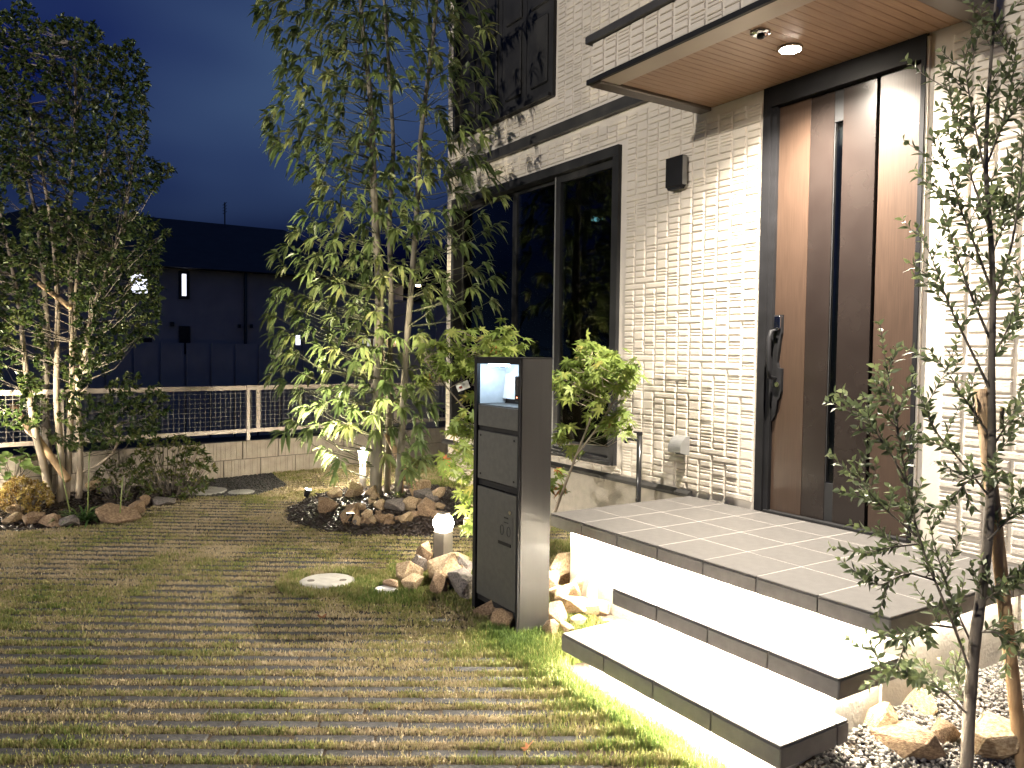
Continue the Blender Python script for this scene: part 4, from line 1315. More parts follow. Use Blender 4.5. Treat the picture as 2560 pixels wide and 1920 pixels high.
OUT = [(640, -60), (650, 40), (700, 130), (690, 240), (655, 290), (675, 350), (740, 400), (775, 470), (750, 560), (690, 600), (675, 650), (760, 690), (690, 715), (655, 815), (700, 850), (668, 930), (690, 960), (760, 990), (695, 1080), (800, 1100), (820, 1180), (870, 1195), (930, 1130), (1000, 1180), (1085, 1150), (1065, 1060), (1110, 1010), (1085, 930), (1050, 860), (1060, 790), (1110, 770), (1240, 775), (1255, 720), (1215, 650), (1235, 570), (1290, 530), (1270, 450), (1225, 400), (1245, 300), (1240, 200), (1215, 110), (1245, 60), (1190, -60)]
GAPS = [(1000, 300, 60, 90), (1085, 215, 22, 60), (1010, 120, 26, 70), (885, 265, 34, 40), (1085, 480, 40, 46), (1010, 760, 55, 70), (880, 700, 26, 34), (700, 470, 60, 60), (960, 610, 26, 40), (1080, 320, 30, 40), (1040, 590, 26, 30), (880, 840, 30, 26), (800, 780, 30, 24), (830, 430, 24, 24), (1115, 640, 26, 40), (1150, 700, 20, 30), (860, 1090, 60, 30), (730, 690, 40, 30), (908, 1175, 62, 75), (985, 1190, 40, 40)]
kp = crown_points(OUT, GAPS, 39, D0, .75, 3)
P3 = np.array([pix(a, b, c) for a, b, c in kp])
P3 = P3[P3[:, 1] < -.22]                                       # stays clear of the house wall
dirs = twigs_to(stems, P3, M['bark_twig'], CT, rng, .0045)
axis = stems[0].mean(0)
def outward(p, dr, up=.15):
    o = p - np.array([axis[0], axis[1], p[2]])
    o = o / (np.linalg.norm(o) + 1e-6)
    return o * .7 + dr / (np.linalg.norm(dr) + 1e-6) * .5 + np.array([0, 0, up])
data = whorl([(p, outward(p, d), rng.uniform(.15, .9)) for p, d in zip(P3, dirs)], None, (7, 12), .138, .038, .35, rng, (.35, 1.25), .42, .06)
make_crown('crown', CT, M['leaf_oak'], data, LANCE, .48)
print('centre shoots', len(P3))

# ---- left tree: many pale stems, dense small leaves
rng = np.random.default_rng(8)
D1 = 6.75
LT = thing('clump_tree', 'multi-stemmed pale-barked tree with dense small dark leaves on the left', 'tree', tuple(pix(135, 1255, D1)))
lst = [[(128, 1275, -.1), (110, 1160, -.08), (88, 1090, -.06), (76, 1010, -.04), (62, 900, 0), (50, 780, .05), (25, 640, .1), (-10, 480, .15)],
       [(150, 1270, 0), (154, 1160, 0), (150, 1100, 0), (140, 1000, .02), (142, 860, .05), (146, 760, .05), (130, 560, .1), (100, 400, .12), (70, 260, .15)],
       [(165, 1270, .05), (172, 1120, .05), (182, 960, .03), (180, 860, 0), (176, 720, 0), (172, 560, 0), (182, 420, -.02), (190, 250, -.05), (185, 110, -.05)],
       [(195, 1275, .1), (202, 1160, .08), (196, 1050, .05), (192, 960, .03), (214, 890, .0), (222, 800, -.05), (262, 690, -.1), (310, 560, -.1), (330, 420, -.1)],
       [(112, 1275, .2), (120, 1150, .2), (112, 1000, .25), (120, 860, .28), (110, 700, .3), (95, 560, .3), (50, 350, .35)],
       [(192, 960, .03), (186, 850, .06), (187, 760, .08), (196, 640, .1), (240, 500, .12), (270, 330, .15)],
       [(205, 1180, .1), (250, 1160, .0), (285, 1130, -.1), (300, 1090, -.15), (275, 1040, -.15)]]
lstems = []
for k, (pl, r) in enumerate(zip(lst, (.034, .032, .03, .03, .045, .018, .012))):
    Q = spline([pix(a, b, D1 + c) for a, b, c in pl], 34)
    lstems.append(Q)
    MB().tube(Q, np.linspace(r, .008, 34), 10).build('trunk', M['bark_pale'] if k != 4 else M['bark_dark'], LT, smooth=True)
OUTL = [(-160, 40), (-60, 25), (70, 0), (100, 60), (160, 35), (240, 50), (275, 120), (330, 95), (365, 160), (375, 260), (365, 320), (385, 400), (440, 425), (380, 480), (340, 520), (430, 575), (400, 640), (410, 740), (395, 830), (330, 860), (290, 900), (260, 960), (330, 930), (400, 960), (430, 1020), (380, 1090), (300, 1110), (200, 1120), (120, 1090), (60, 1060), (-20, 1060), (-120, 900), (-180, 600)]
GAPL = [(90, 470, 34, 50), (30, 520, 24, 70), (150, 800, 40, 110), (60, 860, 24, 60), (250, 960, 30, 40), (310, 330, 18, 20), (100, 690, 20, 40), (20, 960, 30, 60), (95, 250, 26, 30), (205, 500, 18, 30), (130, 960, 30, 50), (120, 1050, 24, 26)]
kp = crown_points(OUTL, GAPL, 17, D1, .85, 9, 60000)
P3 = np.array([pix(a, b, c) for a, b, c in kp])
P3 = P3[P3[:, 2] > zg(-4) + .25]
P3 = P3[NR.random(len(P3)) < np.where(P3[:, 2] < 1.75, .75, .82)]
axis = lstems[1].mean(0)
dirs = twigs_to(lstems, P3[::5], M['bark_dark'], LT, rng, .004)
dirs = [p - (axis * np.array([1, 1, 0]) + np.array([0, 0, p[2] - .1])) for p in P3]
data = whorl([(p, d / (np.linalg.norm(d) + 1e-6) + np.array([0, 0, .3]), rng.uniform(.1, .9)) for p, d in zip(P3, dirs)], None, (9, 14), .048, .025, .3, rng, (.3, 1.4), .1, .09)
make_crown('crown', LT, M['leaf_small'], data, OVAL, .15)
print('left shoots', len(P3))

# ---- Japanese maple behind the pillar
rng = np.random.default_rng(21)
D2 = 5.1
JM = thing('maple_sapling', 'young green Japanese maple spreading behind the mailbox pillar', 'tree', (-.45, -.95, zg(-.45)))
base = np.array([-.45, -.95, zg(-.45) - .03])
mst = [[base, pix(1362, 1350, 5.08), pix(1400, 1245, 5.0), pix(1440, 1140, 4.95), pix(1488, 1020, 4.92), pix(1490, 960, 4.9), pix(1470, 900, 4.9)],
       [base, pix(1300, 1330, 5.12), pix(1260, 1210, 5.15), pix(1225, 1080, 5.15), pix(1195, 960, 5.15), pix(1210, 860, 5.2)],
       [pix(1225, 1080, 5.15), pix(1160, 1020, 5.1), pix(1110, 960, 5.1), pix(1060, 900, 5.05)],
       [pix(1260, 1210, 5.15), pix(1200, 1190, 5.0), pix(1140, 1160, 4.95), pix(1115, 1140, 4.9)],
       [pix(1440, 1140, 4.95), pix(1500, 1060, 4.85), pix(1560, 960, 4.8), pix(1600, 905, 4.8)],
       [pix(1300, 1330, 5.12), pix(1220, 1290, 5.0), pix(1160, 1300, 4.95)]]
mstems = []
for k, pl in enumerate(mst):
    Q = spline(pl, 22)
    mstems.append(Q)
    MB().tube(Q, np.linspace((.013, .013, .007, .006, .006, .006)[k], .003, 22), 8).build('trunk' if k < 2 else 'branch', M['bark_pale'], JM, smooth=True)
mp = []
for (cx, cy, rx, ry, n_, dd) in [(1150, 880, 105, 55, 44, 5.15), (1240, 870, 70, 60, 30, 5.2), (1080, 920, 50, 32, 18, 5.05), (1265, 840, 30, 34, 8, 5.2), (1160, 1070, 50, 45, 22, 5.0), (1150, 1160, 50, 40, 22, 4.95), (1175, 1245, 32, 40, 9, 4.95), (1165, 1310, 26, 26, 6, 4.9),
                                  (1480, 885, 60, 35, 22, 4.88), (1430, 950, 55, 50, 24, 4.92), (1540, 930, 60, 45, 26, 4.82), (1520, 1030, 60, 40, 18, 4.85), (1500, 970, 60, 50, 14, 4.9), (1590, 920, 26, 26, 6, 4.8), (1400, 1080, 22, 24, 4, 4.95), (1385, 1210, 22, 34, 6, 4.98), (1440, 1110, 24, 24, 3, 4.95), (1545, 1070, 40, 26, 8, 4.85), (1225, 990, 50, 50, 10, 5.15)]:
    a = rng.uniform(0, 6.28, n_); r = np.sqrt(rng.random(n_))
    for i in range(n_):
        mp.append(pix(cx + rx * r[i] * math.cos(a[i]), cy + ry * r[i] * math.sin(a[i]), dd + rng.normal(0, .13)))
mp = np.array(mp)
dirs = twigs_to(mstems, mp, M['bark_pale'], JM, rng, .003)
B, Dr, Nn, Ls, Ws, Ts = [], [], [], [], [], []
for p, d in zip(mp, dirs):
    for i in range(rng.integers(2, 5)):
        a = rng.uniform(0, 6.28)
        dd = np.array([math.cos(a), math.sin(a), rng.uniform(-1.0, -.15)])
        B.append(p + rng.normal(0, .02, 3)); Dr.append(dd)
        Nn.append(np.array([0, 0, 1.0]) + rng.normal(0, .35, 3) - .3 * FWD)
        l = rng.uniform(.052, .086); Ls.append(l); Ws.append(l)
        low = p[2] < .75
        Ts.append(np.clip(rng.normal(.5, .2), 0, .9) if rng.random() > (.06 if low else .004) else rng.uniform(.92, 1))
make_crown('crown', JM, M['leaf_maple'], tuple(np.array(q) for q in (B, Dr, Nn, Ls, Ws, Ts)), MAPLE, .25, .25)
tg = pix(1157, 965, 5.02)
t_ = thing('plant_tag', 'small white plant tag hanging on the maple', 'tag', tuple(tg))
e1, e2 = (RIGHT * .93 + UP * .36), (UP * .93 - RIGHT * .36)
q4 = [tg + e1 * a * .042 + e2 * b * .026 for a, b in ((-1, -1), (1, -1), (1, 1), (-1, 1))]
q5 = [q + FWD * .001 for q in q4]
MB().poly(q4 + q5, [(0, 1, 2, 3), (7, 6, 5, 4), (0, 4, 5, 1), (1, 5, 6, 2), (2, 6, 7, 3), (3, 7, 4, 0)]).build('card', M['tape'], t_)
q6 = [tg - FWD * .0012 + e1 * (a * .010 - .016) + e2 * (b * .008 - .004) for a, b in ((-1, -1), (1, -1), (1, 1), (-1, 1))]
MB().poly(q6 + [q + FWD * .0008 for q in q6], [(0, 1, 2, 3), (7, 6, 5, 4)]).build('print', mat('tag_print', (.22, .05, .03), None, rough=.6), t_)
MB().tube([tg + e1 * .036, tg + e1 * .06 + UP * .05, tg + e1 * .04 + UP * .11], .0008, 4).build('string', M['tape'], t_)

# ---- olive in front, tied to a stake
rng = np.random.default_rng(33)
D3 = 2.72
OB = on_ground(2418, 1945)[0]
OV = thing('olive_tree', 'young olive tree with narrow grey-green leaves at the right, close to the viewer', 'tree', (OB[0], OB[1], OB[2]))
trunk = [(2414, 1965, 0), (2422, 1800, 0), (2434, 1620, 0), (2452, 1500, 0), (2474, 1320, .02), (2480, 1120, .03), (2478, 900, .03), (2484, 760, .02), (2478, 600, 0), (2462, 420, 0), (2470, 250, 0), (2482, 90, 0), (2500, -120, 0)]
Q = spline([pix(a, b, D3 + c) for a, b, c in trunk], 44)
MB().tube(Q, np.interp(np.linspace(0, 1, 44), [0, .2, .5, 1], [.021, .0185, .012, .003]), 12).build('trunk', M['bark_dark'], OV, smooth=True)
limbs = [[(2430, 1700, 0), (2390, 1570, -.02), (2335, 1450, -.05), (2292, 1340, -.06), (2268, 1210, -.08), (2245, 1090, -.1), (2222, 960, -.1), (2200, 812, -.1)],
         [(2268, 1210, -.08), (2225, 1130, -.1), (2185, 1075, -.12), (2137, 1015, -.13)],
         [(2245, 1090, -.1), (2240, 1010, -.06), (2205, 1000, -.05), (2180, 985, -.03)],
         [(2292, 1340, -.06), (2220, 1280, -.1), (2170, 1230, -.12), (2132, 1150, -.14)],
         [(2292, 1360, -.06), (2215, 1370, -.1), (2160, 1385, -.12)],
         [(2335, 1450, -.05), (2270, 1430, -.1), (2190, 1470, -.1), (2165, 1440, -.1)],
         [(2424, 1790, 0), (2350, 1720, -.06), (2260, 1680, -.1), (2185, 1665, -.12)],
         [(2390, 1570, 0), (2320, 1560, -.05), (2260, 1610, -.08), (2240, 1690, -.08)],
         [(2434, 1620, 0), (2380, 1500, .05), (2340, 1380, .08), (2310, 1250, .1)],
         [(2480, 1250, .02), (2400, 1150, .0), (2330, 1070, -.03), (2285, 950, -.05)],
         [(2480, 1100, .03), (2420, 1010, .05), (2370, 930, .06), (2320, 870, .05)],
         [(2478, 980, .03), (2420, 860, 0), (2370, 760, -.04), (2330, 640, -.06), (2290, 565, -.08)],
         [(2480, 860, .03), (2420, 720, .05), (2380, 600, .06), (2345, 480, .06), (2338, 440, .06)],
         [(2484, 740, .02), (2440, 620, -.04), (2400, 520, -.08), (2370, 420, -.1), (2345, 340, -.1)],
         [(2476, 580, 0), (2430, 450, .04), (2400, 330, .05), (2360, 195, .05)],
         [(2465, 440, 0), (2440, 330, -.05), (2420, 220, -.06), (2408, 130, -.06)],
         [(2484, 760, .02), (2530, 620, 0), (2550, 480, 0), (2560, 330, 0), (2570, 200, 0)],
         [(2480, 900, .03), (2530, 800, .06), (2570, 700, .1)],
         [(2464, 420, 0), (2510, 300, 0), (2535, 180, 0), (2545, 60, 0)],
         [(2478, 640, 0), (2520, 540, .1), (2560, 420, .15)],
         [(2480, 1120, .03), (2530, 1040, .05), (2580, 980, .05)],
         [(2470, 1350, .0), (2520, 1300, .0), (2570, 1260, 0)],
         [(2450, 1520, 0), (2500, 1450, -.05), (2560, 1420, -.08)],
         [(2440, 1580, 0), (2500, 1580, -.06), (2555, 1640, -.1)],
         [(2424, 1780, 0), (2400, 1720, .05), (2380, 1640, .08)],
         [(2480, 1180, 0), (2420, 1200, -.08), (2370, 1260, -.1), (2340, 1300, -.1)]]
shoots = []
lm = MB()
for pl in limbs:
    q = spline([pix(a, b, D3 + c) for a, b, c in pl], 16)
    lm.tube(q, np.linspace(.0055 if len(pl) > 4 else .0042, .0013, 16), 7, cap=False)
    shoots.append((q, .35))
for q0 in [Q[12:]] + [s_[0] for s_ in shoots]:
    for i in range(2, len(q0) - 1):
        if rng.random() < .62:
            t = unit(q0[min(i + 1, len(q0) - 1)] - q0[i - 1])
            a = rng.normal(0, 1, 3); a -= t * (a @ t); a = unit(a)
            a[2] *= .6
            d = unit(t * .75 + a * .8 + np.array([0, 0, .15]))
            L = rng.uniform(.07, .19)
            e = [q0[i], q0[i] + d * L * .5 + rng.normal(0, .004, 3), q0[i] + d * L + np.array([0, 0, .012]) + rng.normal(0, .006, 3)]
            e = spline(e, 8)
            lm.tube(e, np.linspace(.0022, .0009, 8), 5, cap=False)
            shoots.append((e, 0.0))
tag(lm.build('branches', M['bark_dark'], OV, smooth=True), kind='stuff')
B, Dr, Nn, Ls, Ws, Ts = [], [], [], [], [], []
for q, start in shoots:
    d = np.r_[0, np.cumsum(np.linalg.norm(np.diff(q, axis=0), axis=1))]
    s = d[-1] * start + .012
    ph = rng.uniform(0, 6.28)
    while s < d[-1] + .004:
        p = np.array([np.interp(s, d, q[:, i]) for i in range(3)])
        i = min(np.searchsorted(d, s), len(q) - 1)
        t = unit(q[i] - q[max(i - 1, 0)] + 1e-6)
        a = np.cross(t, [0, 0, 1.0] if abs(t[2]) < .9 else [1.0, 0, 0]); a = unit(a); b = np.cross(t, a)
        young = s > d[-1] * .75
        for sgn in (0, math.pi):
            if rng.random() < .1: continue
            r = a * math.cos(ph + sgn) + b * math.sin(ph + sgn)
            B.append(p); Dr.append(unit(t * rng.uniform(.5, 1.0) + r * rng.uniform(.6, 1.0)))
            Nn.append(t + rng.normal(0, .3, 3))
            Ls.append(rng.uniform(.032, .05) * (.75 if young else 1)); Ws.append(rng.uniform(.013, .019))
            Ts.append(np.clip(rng.normal(.72 if young else .38, .2), 0, 1))
        ph += 1.57 + rng.normal(0, .2)
        s += rng.uniform(.016, .025)
make_crown('crown', OV, M['leaf_olive'], tuple(np.array(q) for q in (B, Dr, Nn, Ls, Ws, Ts)), LANCE, .06, .5)
print('olive leaves', len(B))
# stake and tie
sp = on_ground(2562, 1960)[0]
s0 = pix(2560, 1950, D3 + .05); s1 = pix(2451, 972, D3 + .06)
sk = thing('support_stake', 'round wooden support stake tied to the olive trunk', 'stake', tuple(s0))
MB().tube([s0, s1], .0225, 14).build('stake', M['wood'], sk, smooth=True)
tp = thing('tree_tie', 'clear plastic tape wrapped round olive trunk and stake', 'tape', tuple(pix(2470, 1045, D3)))
c = pix(2472, 1045, D3 + .045)
ring = [c + .046 * (RIGHT * math.cos(a)) + .05 * (FWD * math.sin(a)) for a in np.linspace(0, 2 * math.pi, 24, endpoint=False)]
mm = MB()
for k, (zo, s_) in enumerate(((-.032, 1), (.036, 1))):
    pass
vv = [r + np.array([0, 0, -.036]) - RIGHT * .0 for r in ring] + [r + np.array([0, 0, .036]) for r in ring]
mm.poly(vv, [(i, (i + 1) % 24, 24 + (i + 1) % 24, 24 + i) for i in range(24)])
tm = glass_mat('tape_clear', (.88, .88, .86), 1.35)
mm.build('tape_band', tm, tp, smooth=True)

# ---- stakes of the centre tree
def stake(a, b, r, name, label, m_='wood'):
    t = thing(name, label, 'stake', tuple(a))
    MB().tube([a, b], r, 12).build('pole', M[m_], t, smooth=True)
    return t
a, b = pix(1040, 1256, 6.85), pix(985, 1080, 7.0)
a2 = pix(1052, 1262, 6.85); b2 = pix(1002, 1180, 6.95); 
stake(pix(1050, 1262, 6.85), pix(968, 1085, 7.08), .030, 'support_stake', 'slanted wooden support stake on the right of the centre tree')
s_ = stake(pix(998, 1268, 6.98), pix(1002, 1172, 6.98), .030, 'support_stake', 'short upright wooden stake with black rubber tie at the centre tree')
c0 = pix(1003, 1178, 6.97)
MB().tube([c0 - RIGHT * .045 - UP * .006, c0 + RIGHT * .05 + UP * .012], .028, 12).build('rubber_tie', M['black_metal'], s_)
stake(pix(170, 1200, 6.6), pix(30, 1010, 6.9), .030, 'support_stake', 'slanted wooden brace among the left tree stems')
stake(pix(75, 690, 6.9), pix(175, 768, 6.5), .022, 'support_stake', 'short horizontal wooden brace high in the left tree')

# ---- low plants of the left bed
rng = np.random.default_rng(44)
def shrub(name, label, cx, cy, depth, rx, ry, n, m_, ln, wd, stems_n, tmpl=OVAL, seed=1, hang=.1, spread=(.3, 1.4), nl=(5, 9), bark='bark_dark', dspread=.25):
    r_ = np.random.default_rng(seed)
    foot = pix(cx, cy + ry, depth)
    t = thing(name, label, 'shrub' if 'shrub' in name else 'plant', tuple(foot))
    a = r_.uniform(0, 6.28, n); rr = np.sqrt(r_.random(n))
    P = np.array([pix(cx + rx * q * math.cos(b), cy + ry * q * math.sin(b) - .0, depth + r_.uniform(-1, 1) * dspread) for q, b in zip(rr, a)])
    f0 = foot + np.array([0, 0, -.02])
    mm = MB()
    for i in range(min(stems_n, n)):
        p = P[i]
        st_ = f0 + r_.normal(0, .03, 3) * np.array([1, 1, 0])
        mm.tube([st_, st_ * .5 + p * .5 + np.array([0, 0, -.03]), p], [.005, .0035, .0015], 5, cap=False)
    mm.build('stem', M[bark], t, smooth=True)
    data = whorl([(p, (p - f0) * np.array([1, 1, .6]) + np.array([0, 0, .1]), r_.uniform(.1, .9)) for p in P], None, nl, ln, wd, .2, r_, spread, hang, .03)
    make_crown('foliage', t, M[m_], data, tmpl, .15)
    return t
shrub('gold_shrub', 'orange-gold leafy shrub at the foot of the left tree', 60, 1240, 6.35, 72, 48, 330, 'leaf_gold', .036, .014, 60, seed=3)
shrub('broadleaf_plant', 'pale green broad-leaved plant behind the orange shrub', 35, 1160, 6.7, 60, 34, 22, 'leaf_pale', .075, .055, 22, seed=5, nl=(3, 6), spread=(.6, 1.4))
shrub('azalea_shrub', 'sparse twiggy green shrub in front of the block wall', 430, 1170, 7.1, 110, 84, 260, 'leaf_azalea', .050, .021, 120, seed=6, nl=(5, 8), dspread=.3)
shrub('low_shrub', 'low dark green shrub at the left tree foot by the wall', 310, 1200, 7.0, 75, 62, 130, 'leaf_azalea', .042, .018, 50, seed=7, nl=(4, 7), dspread=.25)
shrub('seedling_plant', 'small green seedling growing beside the short tie stake', 1033, 1195, 6.8, 22, 18, 6, 'leaf_oak', .06, .03, 6, seed=8, nl=(4, 6), dspread=.05)
shrub('sprout_plant', 'small leafy sprout among rocks right of the trunks', 1000, 1245, 6.75, 16, 16, 5, 'leaf_oak', .05, .022, 5, seed=9, nl=(4, 6), dspread=.05)
def tuft(name, label, px, py, n, ln, wd, seed):
    r_ = np.random.default_rng(seed)
    f0 = on_ground(px, py)[0]
    t = thing(name, label, 'plant', tuple(f0))
    a = r_.uniform(0, 6.28, n); up = r_.uniform(.5, 1.7, n)
    d = np.stack([np.cos(a), np.sin(a), up], -1)
    b = f0 + r_.normal(0, .025, (n, 3)) * np.array([1, 1, 0])
    nn = np.stack([-np.cos(a), -np.sin(a), np.full(n, .6)], -1)
    Ls = ln * r_.uniform(.6, 1.2, n)
    make_crown('foliage', t, M['leaf_strap'], (b, d, nn, Ls, np.full(n, wd), r_.uniform(0, .9, n)), leaf_template([(0, .35), (.25, .5), (.5, .5), (.75, .38), (.9, .2), (1, .02)]), .55, .3)
    return t, f0
t, f0 = tuft('strap_leaf_plant', 'dark green strap-leaved clump with tall stalks in the left bed', 212, 1305, 70, .30, .016, 2)
mm = MB()
for dx, tall, ln_ in ((-.10, .62, -.12), (.02, .55, .02), (.27, .36, .03)):
    p = f0 + RIGHT * dx
    mm.tube([p, p + np.array([0, 0, tall * .5]) + RIGHT * ln_ * .5, p + np.array([0, 0, tall]) + RIGHT * ln_], [.006, .005, .005], 6)
mm.build('stalk', mat('stalk', (.16, .2, .06), (.22, .26, .09), 8, .5), t, smooth=True)
b_ = on_ground(150, 1325)[0]
# fallen leaves
M['dead_leaf'] = leaf_mat('dead_leaf', [(0, (.22, .07, .03)), (.6, (.36, .15, .06)), (1, (.42, .30, .12))], trans=.2, rough=.6)
LM = {}
for i in range(4):
    v, f, nf = place_leaves(np.zeros((1, 3)), np.array([[1.0, 0, .15]]), np.array([[0, .2, 1.0]]), .05, .05, .12, MAPLE if i % 2 == 0 else OVAL, .8)
    LM[i] = np_mesh('fallen_leaf', v, f, M['dead_leaf'], np.full(len(f), RND.random()))
for (px_, py_, lab) in [(1318, 1888, 'curled red-brown fallen leaf on the grass near the lowest step front'), (1572, 1788, 'dark fallen leaf standing in the bright grass by the lowest step'), (2040, 1905, 'orange fallen leaf on gravel beside the lowest step'), (2150, 1820, 'reddish fallen leaf among gravel right of the lowest step'), (2190, 1795, 'brown fallen leaf against the porch base'), (810, 1555, 'tiny yellow fallen leaf in the pillar shadow on the lawn'), (2300, 1800, 'purple-brown fallen leaf on the gravel under the olive'), (2420, 1700, 'tan fallen leaf on gravel behind the olive trunk')]:
    p = on_ground(px_, py_)[0]
    tag(obj('fallen_leaf', LM[RND.randint(0, 3)], None, loc=(p[0], p[1], p[2] + .022), rot=(RND.uniform(-.5, .5), RND.uniform(-.5, .5), RND.uniform(0, 6))), lab, 'leaf', 'fallen leaves')

# ---- dark upright-bar fence closing the side yard
sf = thing('bar_fence', 'dark upright-bar fence beside the far corner of the cream house', 'fence', (-4.3, .9, zg(-4.3)))
for zf0, zf1 in ((.18, .22), (1.02, 1.06)):
    MB().box(-5.05, -3.58, .9, .92, zf0 + .09, zf1 + .09).build('rail', M['black_frame'], sf)
for i in range(22):
    x_ = -5.02 + i * .068
    MB().box(x_, x_ + .014, .878, .898, .12, 1.19).build('bar', M['fence_wire'], sf)

# ------------------------------------------------------------------ neighbouring buildings beyond the fence
def on_x(px, py, X):
    d = FWD + (px - 1280) / FPX * RIGHT - (py - 960) / FPX * UP
    return CAM_POS + (X - CAM_POS[0]) / d[0] * d
XA = -20.5
NA = thing('neighbour_house', 'long dark two-storey house beyond the fence with one narrow lit window', 'house', tuple(on_x(400, 880, XA) * np.array([1, 1, 0]) + np.array([0, 0, -1.0])))
ya_, yb_ = on_x(-250, 700, XA)[1], on_x(870, 700, XA)[1]
ze = on_x(560, 679, XA)[2]
zr = on_x(560, 584, XA)[2] + .9
MB().box(XA - 8, XA, ya_, yb_, -1.0, ze).build('wall', M['nb_wall'], NA)
MB().poly([(XA + .5, ya_ - .6, ze), (XA + .5, yb_ + .6, ze), (XA - 8.5, yb_ + .6, ze), (XA - 8.5, ya_ - .6, ze), (XA - 4, ya_ + 3, zr), (XA - 4, yb_ - .9, zr)],
          [(0, 1, 5, 4), (1, 2, 5), (2, 3, 4, 5), (3, 0, 4), (3, 2, 1, 0)]).build('roof', M['nb_roof'], NA)
def nwin(par, X, p0, p1, m_, fr=.10, name='window'):
    a, b = on_x(p0[0], p0[1], X), on_x(p1[0], p1[1], X)
    y0_, y1_ = sorted((a[1], b[1])); z0_, z1_ = sorted((a[2], b[2]))
    w_ = MB().box(X + .001, X + .06, y0_ - fr, y1_ + fr, z1_, z1_ + fr).box(X + .001, X + .06, y0_ - fr, y1_ + fr, z0_ - fr, z0_).box(X + .001, X + .06, y0_ - fr, y0_, z0_, z1_).box(X + .001, X + .06, y1_, y1_ + fr, z0_, z1_).build(name, M['nb_dark'], par)
    MB().box(X + .001, X + .02, y0_, y1_, z0_, z1_).build('pane', m_, w_)
nwin(NA, XA, (454, 685), (465, 740), M['lit_window'], .09)
nwin(NA, XA, (326, 684), (368, 735), M['lit_window'], .09)
nwin(NA, XA, (452, 820), (470, 880), M['nb_dark'], .06)
nwin(NA, XA, (345, 850), (374, 880), M['nb_dark'], .06)
nwin(NA, XA, (738, 838), (750, 880), M['lit_window'], .05)
for p0, p1 in (((424, 805), (434, 816)), ((594, 811), (600, 820)), ((624, 811), (630, 820))):
    a, b = on_x(*p0, XA), on_x(*p1, XA)
    MB().box(XA + .001, XA + .12, min(a[1], b[1]), max(a[1], b[1]), min(a[2], b[2]), max(a[2], b[2])).build('vent', M['nb_dark'], NA)
a = on_x(612, 700, XA)
MB().tube([(XA + .08, a[1], -1), (XA + .08, a[1], ze)], .05, 8).build('downpipe', M['nb_dark'], NA)
an = on_x(562, 580, XA - 4)
at_ = thing('roof_antenna', 'thin television antenna on the long dark house roof', 'antenna', (XA - 4, an[1], zr))
MB().tube([(XA - 4, an[1], zr - .3), (XA - 4, an[1], zr + .75)], .025, 6).build('mast', M['nb_dark'], at_)
for k in range(4):
    MB().tube([(XA - 4.3, an[1] - .0, zr + .7 - .1 * k), (XA - 3.7, an[1], zr + .7 - .1 * k)], .012, 4).build('element', M['nb_dark'], at_)

XB = -22.0
NB = thing('neighbour_house', 'gabled house behind the centre tree with lit entrance and balcony', 'house', tuple(on_x(900, 880, XB) * np.array([1, 1, 0]) + np.array([0, 0, -1.0])))
yb0, yb1 = on_x(770, 700, XB)[1], on_x(1008, 700, XB)[1]
zb_ = on_x(1008, 712, XB)[2]
MB().box(XB - 6, XB, yb0, yb1, -1.0, zb_).build('wall', M['nb_wall2'], NB)
zp = on_x(880, 664, XB)[2] + .5
MB().poly([(XB + .5, yb0 - .6, zb_), (XB + .5, yb1 + .7, zb_), (XB - 6.5, yb1 + .7, zb_), (XB - 6.5, yb0 - .6, zb_), (XB - 3, yb0 + 1.5, zp), (XB - 3, yb1 - 1.8, zp)],
          [(0, 1, 5, 4), (1, 2, 5), (2, 3, 4, 5), (3, 0, 4), (3, 2, 1, 0)]).build('roof', M['nb_roof'], NB)
yf0, yf1 = on_x(800, 760, XB + 1.4)[1], on_x(1026, 760, XB + 1.4)[1]
za_, zb2 = on_x(900, 822, XB + 1.4)[2], on_x(900, 804, XB + 1.4)[2]
MB().box(XB + .003, XB + 1.4, yf0, yf1, za_ - .3, za_ + 1.0).build('balcony', M['nb_wall'], NB)
MB().box(XB + .7, XB + 1.3, yf1 - .25, yf1 - .02, -1.0, za_ - .303).build('pillar', M['nb_wall2'], NB)
nwin(NB, XB, (905, 842), (925, 872), M['shutter_glow'], .05)  # white garage shutter, its brightness put in as dim glowing panes
nwin(NB, XB, (932, 842), (962, 872), M['shutter_glow'], .05)
a = on_x(992, 826, XB + .6)
MB().box(XB + .5, XB + .8, a[1] - .15, a[1] + .15, za_ - .36, za_ - .31).build('entry_light', emit_mat('entry_light', (1.0, .72, .42), 22), NB)
a = on_x(1006, 706, XB)
MB().box(XB + .3, XB + .42, yb1 + .35, yb1 + .5, zb_ - .06, zb_ - .005).build('eave_light', emit_mat('eave_light', (1.0, .8, .55), 10), NB)

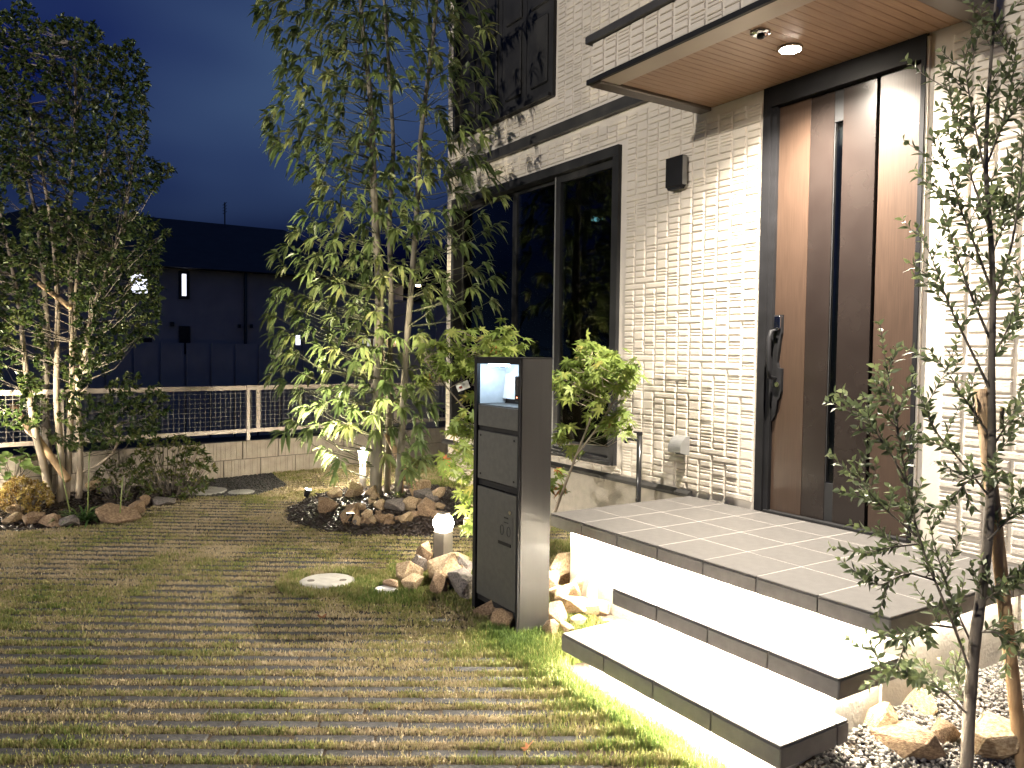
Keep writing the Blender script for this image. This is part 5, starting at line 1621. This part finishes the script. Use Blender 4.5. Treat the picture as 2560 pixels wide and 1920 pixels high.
XC = -27.0
NC = thing('neighbour_house', 'tall dark house edge standing just left of the cream house corner', 'house', tuple(on_x(1110, 880, XC) * np.array([1, 1, 0]) + np.array([0, 0, -1.0])))
y0_, y1_ = on_x(1090, 800, XC)[1], on_x(1200, 800, XC)[1]
z1_ = on_x(1100, 747, XC)[2]
MB().box(XC - 5, XC, y0_, y1_, -1.0, z1_).build('wall', M['nb_wall'], NC)
MB().box(XC - 5.3, XC + .3, y0_ - .3, y1_ + .3, z1_ + .002, z1_ + .35).build('roof', M['nb_roof'], NC)
XD = -34.0
ND = thing('neighbour_house', 'low dark roofline between the houses behind the garden', 'house', tuple(on_x(1060, 880, XD) * np.array([1, 1, 0]) + np.array([0, 0, -1.0])))
y0_, y1_ = on_x(1000, 800, XD)[1], on_x(1100, 800, XD)[1]
z1_ = on_x(1060, 840, XD)[2]; z2_ = on_x(1050, 800, XD)[2]
MB().box(XD - 4, XD, y0_, y1_, -1.0, z1_).build('wall', M['nb_wall'], ND)
MB().poly([(XD + .4, y0_, z1_), (XD + .4, y1_, z1_), (XD - 4, y1_, z1_), (XD - 4, y0_, z1_), (XD - 2, y0_ + .8, z2_), (XD - 2, y1_ - .8, z2_)], [(0, 1, 5, 4), (1, 2, 5), (2, 3, 4, 5), (3, 0, 4), (3, 2, 1, 0)]).build('roof', M['nb_roof'], ND)
# low dark wall beyond the fence, and overhead lines
yw0, yw1 = on_x(-300, 860, -19)[1], on_x(1100, 860, -19)[1]
fw = thing('panel_fence', 'low dark panel fence running in front of the far houses', 'fence', (-19, (yw0 + yw1) / 2, -1.0))
zf_ = on_x(500, 858, -19)[2]
npan = 22
ysp = np.linspace(yw0, yw1, npan + 1)
for i in range(npan):
    MB().box(-19.05, -19, ysp[i] + .03, ysp[i + 1] - .03, -1.0, zf_).build('panel', M['nb_wall'], fw)
for k, (pya, pyb) in enumerate(((758, 770), (778, 772), (790, 782))):
    a, b = pix(960, pya, 60), pix(1160, pyb, 55)
    tag(MB().tube([a, (a + b) / 2 - np.array([0, 0, .4]), b], .02, 4).build('power_line', M['nb_dark']), ['highest thin overhead line in the gap beside the house', 'middle thin overhead line in the gap beside the house', 'lowest thin overhead line in the gap beside the house'][k], 'cable', 'overhead lines')
